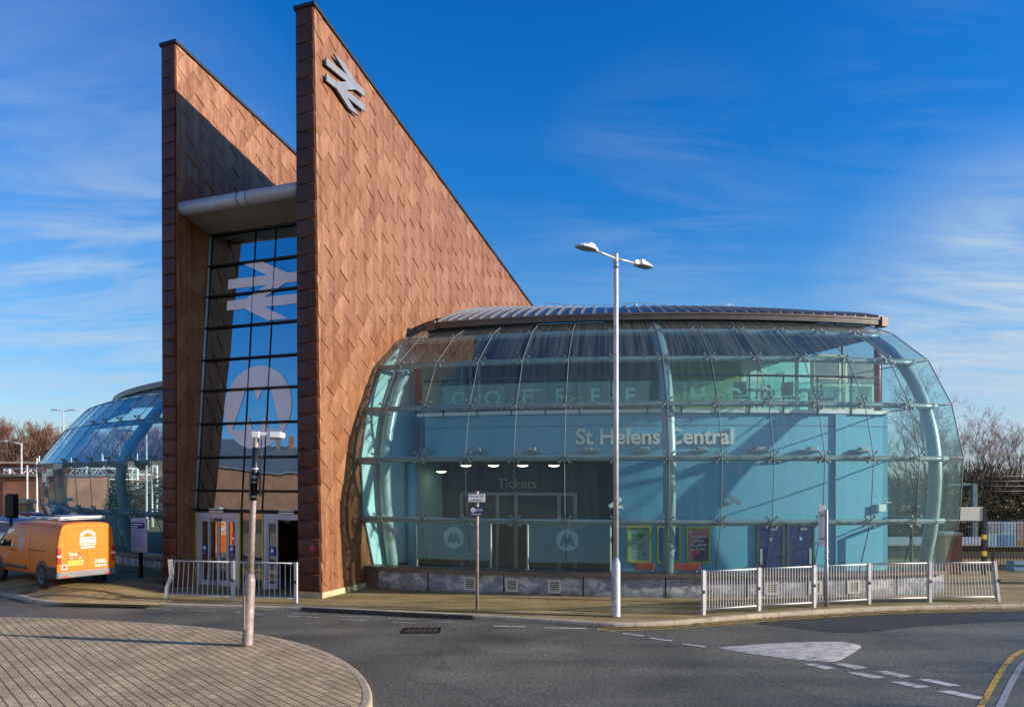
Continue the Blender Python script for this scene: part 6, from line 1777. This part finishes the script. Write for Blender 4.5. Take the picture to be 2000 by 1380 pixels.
# overhead line mast and wires
y_ = 36; p = dp(1902, 945, y_)
t = thing('line_mast', 'teal steel mast carrying overhead wires beyond the station', 'mast', (p.x, y_, 0))
mb = MB(); mb.box((0, 0, p.z / 2), (.22, .24, p.z)); mb.build('mast', pm('teal_steel', (.12, .19, .21), .5), t, True)
mb = MB(); mb.box((-.55, 0, p.z - .02), (1.3, .10, .10)); mb.build('cross_arm', pm('teal_steel_arm', (.12, .19, .21), .5), t, True)
mb = MB(); mb.bbox((-.42, -.25, 1.6), (.62, .12, .30), .03); mb.build('mast_plate', pm('navy_white_plate', (.12, .14, .30), .5), t, True)
for k, (y1, y2) in enumerate(((927, 929), (936, 938), (945, 948), (955, 958))):
    pa, pb = dp(1780, y1, y_), dp(2080, y2, y_ + 1); mid = (pa + pb) / 2; 
    t = thing('overhead_wire', ('topmost overhead wire crossing in front of the bare trees', 'second overhead wire below the topmost one', 'third overhead wire down, just over the mast arm', 'lowest overhead wire against the dark bank')[k], 'wire', mid)
    mb = MB(); mb.tube([pa - mid, Vector((0, 0, -.05)), pb - mid], .014, 5); mb.build('wire', MAT['black'], t, True)
# crash barrier
y_ = 21.0; p = dp(1972, 1130, 22.0)
t = thing('crash_barrier', 'bluish steel crash barrier with a rounded end beyond the guard rail', 'barrier', (p.x, 22.0, KZ))
mb = MB()
prof = [(0, -.16), (-.05, -.13), (-.05, -.06), (.02, -.02), (.02, .02), (-.05, .06), (-.05, .13), (0, .16)]
xs = [(0, .16), (.03, .06), (.10, .0), (.3, 0), (2.5, .12), (5, .3)]
rows = [[Vector((x, y + b2 * (1 if x > .05 else .4), z + .52)) for b2, z in prof] for x, y in xs]
rows += [[Vector((v.x, v.y + .012, v.z)) for v in r_] for r_ in rows[::-1]]
mb.grid(rows, False); mb.build('beam', pm('blue_grey_barrier', (.16, .25, .34), .45, .2), t, True)
for x in (.7, 3.0):
    mb = MB(); mb.box((x, .12, .3), (.08, .1, .62)); mb.build('post', MAT['galv'], t, True)

# ------------------------------------------------------------------ trees and scrub
def tree_mesh(seed, h, spread=.5, levels=4, birch=False, dens=1.0, lean_up=.55):
    rnd = random.Random(seed); trunk = MB(); tw = MB()
    def branch(p, d, ln, r, lv, mbx):
        n = 4 if lv < 2 else 3
        pts = [p]; rs = [r]; q = p.copy(); dd = d.copy()
        for k in range(n):
            dd = (dd + Vector((rnd.uniform(-1, 1), rnd.uniform(-1, 1), rnd.uniform(-.3, .9) * lean_up)) * .20).normalized()
            q = q + dd * ln / n; pts.append(q.copy()); rs.append(max(.006, r * (1 - .75 * (k + 1) / n)))
        mbx.tube(pts, rs, 6 if lv == 0 else (4 if lv == 1 else 3), False)
        if lv >= levels: return
        nc = int((9 if lv == 0 else 6 if lv == 1 else 5) * dens)
        for c in range(nc):
            f = rnd.uniform(.28 if lv == 0 else .2, 1.0); k = min(n - 1, int(f * n)); fr = f * n - k
            bp_ = pts[k] + (pts[k + 1] - pts[k]) * fr
            a = rnd.uniform(0, 2 * PI); ax = (pts[k + 1] - pts[k]).normalized()
            pr_ = ax.orthogonal().normalized(); pr_.rotate(Matrix.Rotation(a, 3, ax))
            nd = (ax * rnd.uniform(.5, 1.0) + pr_ * spread * rnd.uniform(.7, 1.3) + Vector((0, 0, .25 * lean_up))).normalized()
            branch(bp_, nd, ln * rnd.uniform(.38, .58) * (1.15 - .45 * f if lv == 0 else 1), max(.006, rs[k] * .55), lv + 1, tw)
    branch(Vector((0, 0, -.2)), Vector((rnd.uniform(-.08, .08), rnd.uniform(-.08, .08), 1)).normalized(), h * .82, h * .016, 0, trunk)
    return trunk, tw
protos = {}
def make_tree(kind, label, loc, rz, scale, group, name='bare_tree'):
    seed, h, sp, lv, birch, dens, lu, mt, mb_ = kind
    if kind not in protos:
        tr, tw = tree_mesh(seed, h, sp, lv, birch, dens, lu)
        t = thing(name, label, 'tree', loc, rz, group)
        a = tr.build('trunk', MAT[mt], t, True, False); b2 = tw.build('crown', MAT[mb_], t, True, False)
        protos[kind] = t
    else:
        t = dup(protos[kind], loc, rz, label, group)
    t.scale = (scale, scale, scale)
    return t
K1 = (3, 9.0, .50, 4, True, 1.45, .8, 'birch', 'twig_red'); K2 = (8, 9.5, .46, 4, False, 1.5, .9, 'bark', 'twig_red')
K3 = (21, 10.0, .60, 4, False, 1.15, .6, 'bark', 'twig_grey'); K4 = (34, 8.5, .48, 4, True, 1.15, .8, 'birch', 'twig_grey')
# left embankment
tag_i = 0
LT = [(-66 + 1.15 * k + (.5 * math.sin(k * 2.1)), 81 + 4.5 * ((k * 7) % 5) / 2.0, .85 + .3 * abs(math.sin(k * 1.37 + .5))) for k in range(24)] + [(-38, 84, .8), (-34, 87, .8), (-30, 84, .75)]
LT.sort(key=lambda a: a[0] / a[1])
rnd = random.Random(5)
for k, (x, y, s) in enumerate(LT):
    make_tree(K1 if k % 2 else K2, 'reddish bare birch on the bank above the brick bridge', (x, y, 1.5), rnd.uniform(0, 6), s * .68, 'reddish bare trees above the bridge', 'bare_tree')
# right bank
RT_ = [(29, 46, .92), (31.5, 49, 1.0), (33.5, 46, .88), (35.5, 50, .95), (38, 48, 1.0), (26.5, 47, .9), (24, 50, 1.0), (40.5, 46, 1.08), (43, 50, 1.1), (21.5, 49, .85), (28, 53, 1.05), (37, 54, 1.0), (47, 52, 1.2), (33, 55, .9), (45, 47, 1.1), (23.5, 43, .8)]
lbs = {1878: 0}
RT_ += [(27.5 + 2.5 * k, 50 + 3.1 * (k % 3), .72 + .25 * abs(math.sin(k * 1.9))) for k in range(7)]
RT_.sort(key=lambda a: a[0] / a[1])
for k, (x, y, s) in enumerate(RT_):
    make_tree(K3 if k % 2 else K4, 'leafless greybrown tree on the bank behind the station', (x, y, .6), rnd.uniform(0, 6), s * .66, 'leafless trees behind the station', 'leafless_tree')
big = make_tree(K3, 'tall leafless tree whose top shows over the glazed end of the drum', (24.8, 45.5, .3), 1.2, .84, 'leafless trees behind the station')
def bush(name, label, cat, x0, x1, y0, y1, z0, hfun, n, size, mat, seed, kind=None, asp=.35, up=False):
    rnd = random.Random(seed); mb = MB()
    for _ in range(n):
        x = rnd.uniform(x0, x1); y = rnd.uniform(y0, y1); hh = hfun(x) * rnd.uniform(.75, 1.1)
        z = z0 + hh * (1 - rnd.random() ** 1.6)
        y = y - (1 - (z - z0) / max(hh, .1)) * 1.2
        s = size * rnd.uniform(.5, 1.3); M = Matrix.Rotation(rnd.uniform(0, 6.3), 3, 'Z') @ Matrix.Rotation(rnd.uniform(-1.3, 1.3), 3, 'X')
        if up: M = Matrix.Rotation(rnd.uniform(0, 6.3), 3, 'Z') @ Matrix.Rotation(-PI / 2 + rnd.uniform(-.75, .75), 3, 'Y') @ Matrix.Rotation(rnd.uniform(0, 6.3), 3, 'X')
        c_ = Vector((x, y, z))
        mb.poly([c_ + M @ Vector(p) for p in ((-s, 0, 0), (0, -s * asp, 0), (s, 0, s * .2), (0, s * asp, 0))])
    o = mb.build(name, mat, None, False, False); tag(o, label, cat, kind=kind); return o
bush('hedge', 'dark ivy and bramble bank behind the black fence and map board', 'hedge', 16, 48, 38, 42, 0, lambda x: 2.0 + .5 * math.sin(x * .9) + .4 * math.sin(x * 2.3), 26000, .13, MAT['hedge'], 3, asp=.4)
bush('scrub', 'brown winter scrub at the foot of the leafless trees', 'scrub', 15, 52, 43, 50, 0, lambda x: 3.2 + .6 * math.sin(x * .7) + .5 * math.sin(x * 1.9 + 1), 42000, .34, MAT['scrub'], 4, asp=.07, up=True)
bush('undergrowth', 'reddish brown undergrowth along the bank above the brick bridge', 'undergrowth', -100, -14, 74, 80, 1.0, lambda x: 5.6 + .6 * math.sin(x * .5) + .6 * math.sin(x * 1.3), 40000, .50, leafmat('red_scrub', (.08, .04, .025), (.15, .08, .045), (.20, .12, .07)), 6, asp=.07, up=True)
bush('hedge', 'dark green hedge seen through the left drum glass', 'hedge', -34, -14, 52, 55, 0, lambda x: 2.9 + .3 * math.sin(x), 7000, .2, leafmat('dark_green_leaf', (.012, .022, .010), (.025, .04, .016), (.05, .06, .03)), 9)
# banks (terrain)
mb = MB(); mb.grid([[(x, y, z) for x in range(-120, -9, 10)] for y, z in ((72, 0), (78, 1.6), (95, 2.2), (140, 2.4))], True); tag(mb.build('left_bank', MAT['scrub']), kind='structure')
mb = MB(); mb.grid([[(x, y, z) for x in range(14, 100, 10)] for y, z in ((40, -.02), (46, .8), (60, 1.4), (120, 1.6))], True); tag(mb.build('right_bank', MAT['scrub']), kind='structure')
# saplings out of frame on the right whose shadows cross the road
K5 = (13, 4.2, .30, 2, False, .7, 1.0, 'bark', 'twig_grey')
for k, (x, y, s) in enumerate(((17.9, 8.5, 1.0), (18.3, 11.15, .85), (19.4, 13.2, .8), (22.0, 9.9, 1.1))):
    make_tree(K5, 'slim leafless sapling by the road, only its shadow in view, %s along the kerb' % ords[k], (x, y, 0), k * 1.3, s, 'saplings beside the road', 'sapling')
# houses across the road behind the viewer, mirrored in the station glass
def house(label, loc, rz, w, d, h, wall, name='house'):
    t = thing(name, label, 'house', loc, rz)
    mb = MB(); mb.box((0, 0, h / 2), (w, d, h)); mb.prism([(-w / 2, -d / 2, h), (-w / 2, d / 2, h), (-w / 2, 0, h + d * .32)], (w, 0, 0)); mb.build('wall', wall, t, True)
    mb = MB()
    for s in (-1, 1):
        q = [(-w / 2 - .2, s * (d / 2 + .25), h - .1), (w / 2 + .2, s * (d / 2 + .25), h - .1), (w / 2 + .2, 0, h + d * .32 + .06), (-w / 2 - .2, 0, h + d * .32 + .06)]
        mb.prism(q, (0, 0, .12))
    r = mb.build('roof', MAT['zinc'], t, True)
    mb = MB(); mb.box((w * .3, 0, h + d * .32 + .4), (.9, .7, 1.4)); mb.build('chimney', MAT['brick'], r, True)
    n = max(2, int(w / 3))
    for k in range(n):
        for z in ([1.5, 4.3] if h > 5 else [1.5]):
            x = -w / 2 + w * (k + .5) / n
            mb = MB(); mb.box((x, d / 2 + .01, z), (1.3, .08, 1.4)); f = mb.build('window', MAT['white'], t, True)
            mb = MB(); mb.box((x, d / 2 + .04, z), (1.1, .06, 1.2)); mb.build('pane', MAT['glass_car'], f, True)
    return t
house('red brick house across the road, mirrored in the entrance glass', (-44, 2, 0), R_(-62), 7.5, 8, 8.0, MAT['brick'])
house('cream rendered house across the road, mirrored in the entrance glass', (-50, 19, 0), R_(-75), 14, 8, 7.5, pm('cream_render', (.62, .58, .48), .8))
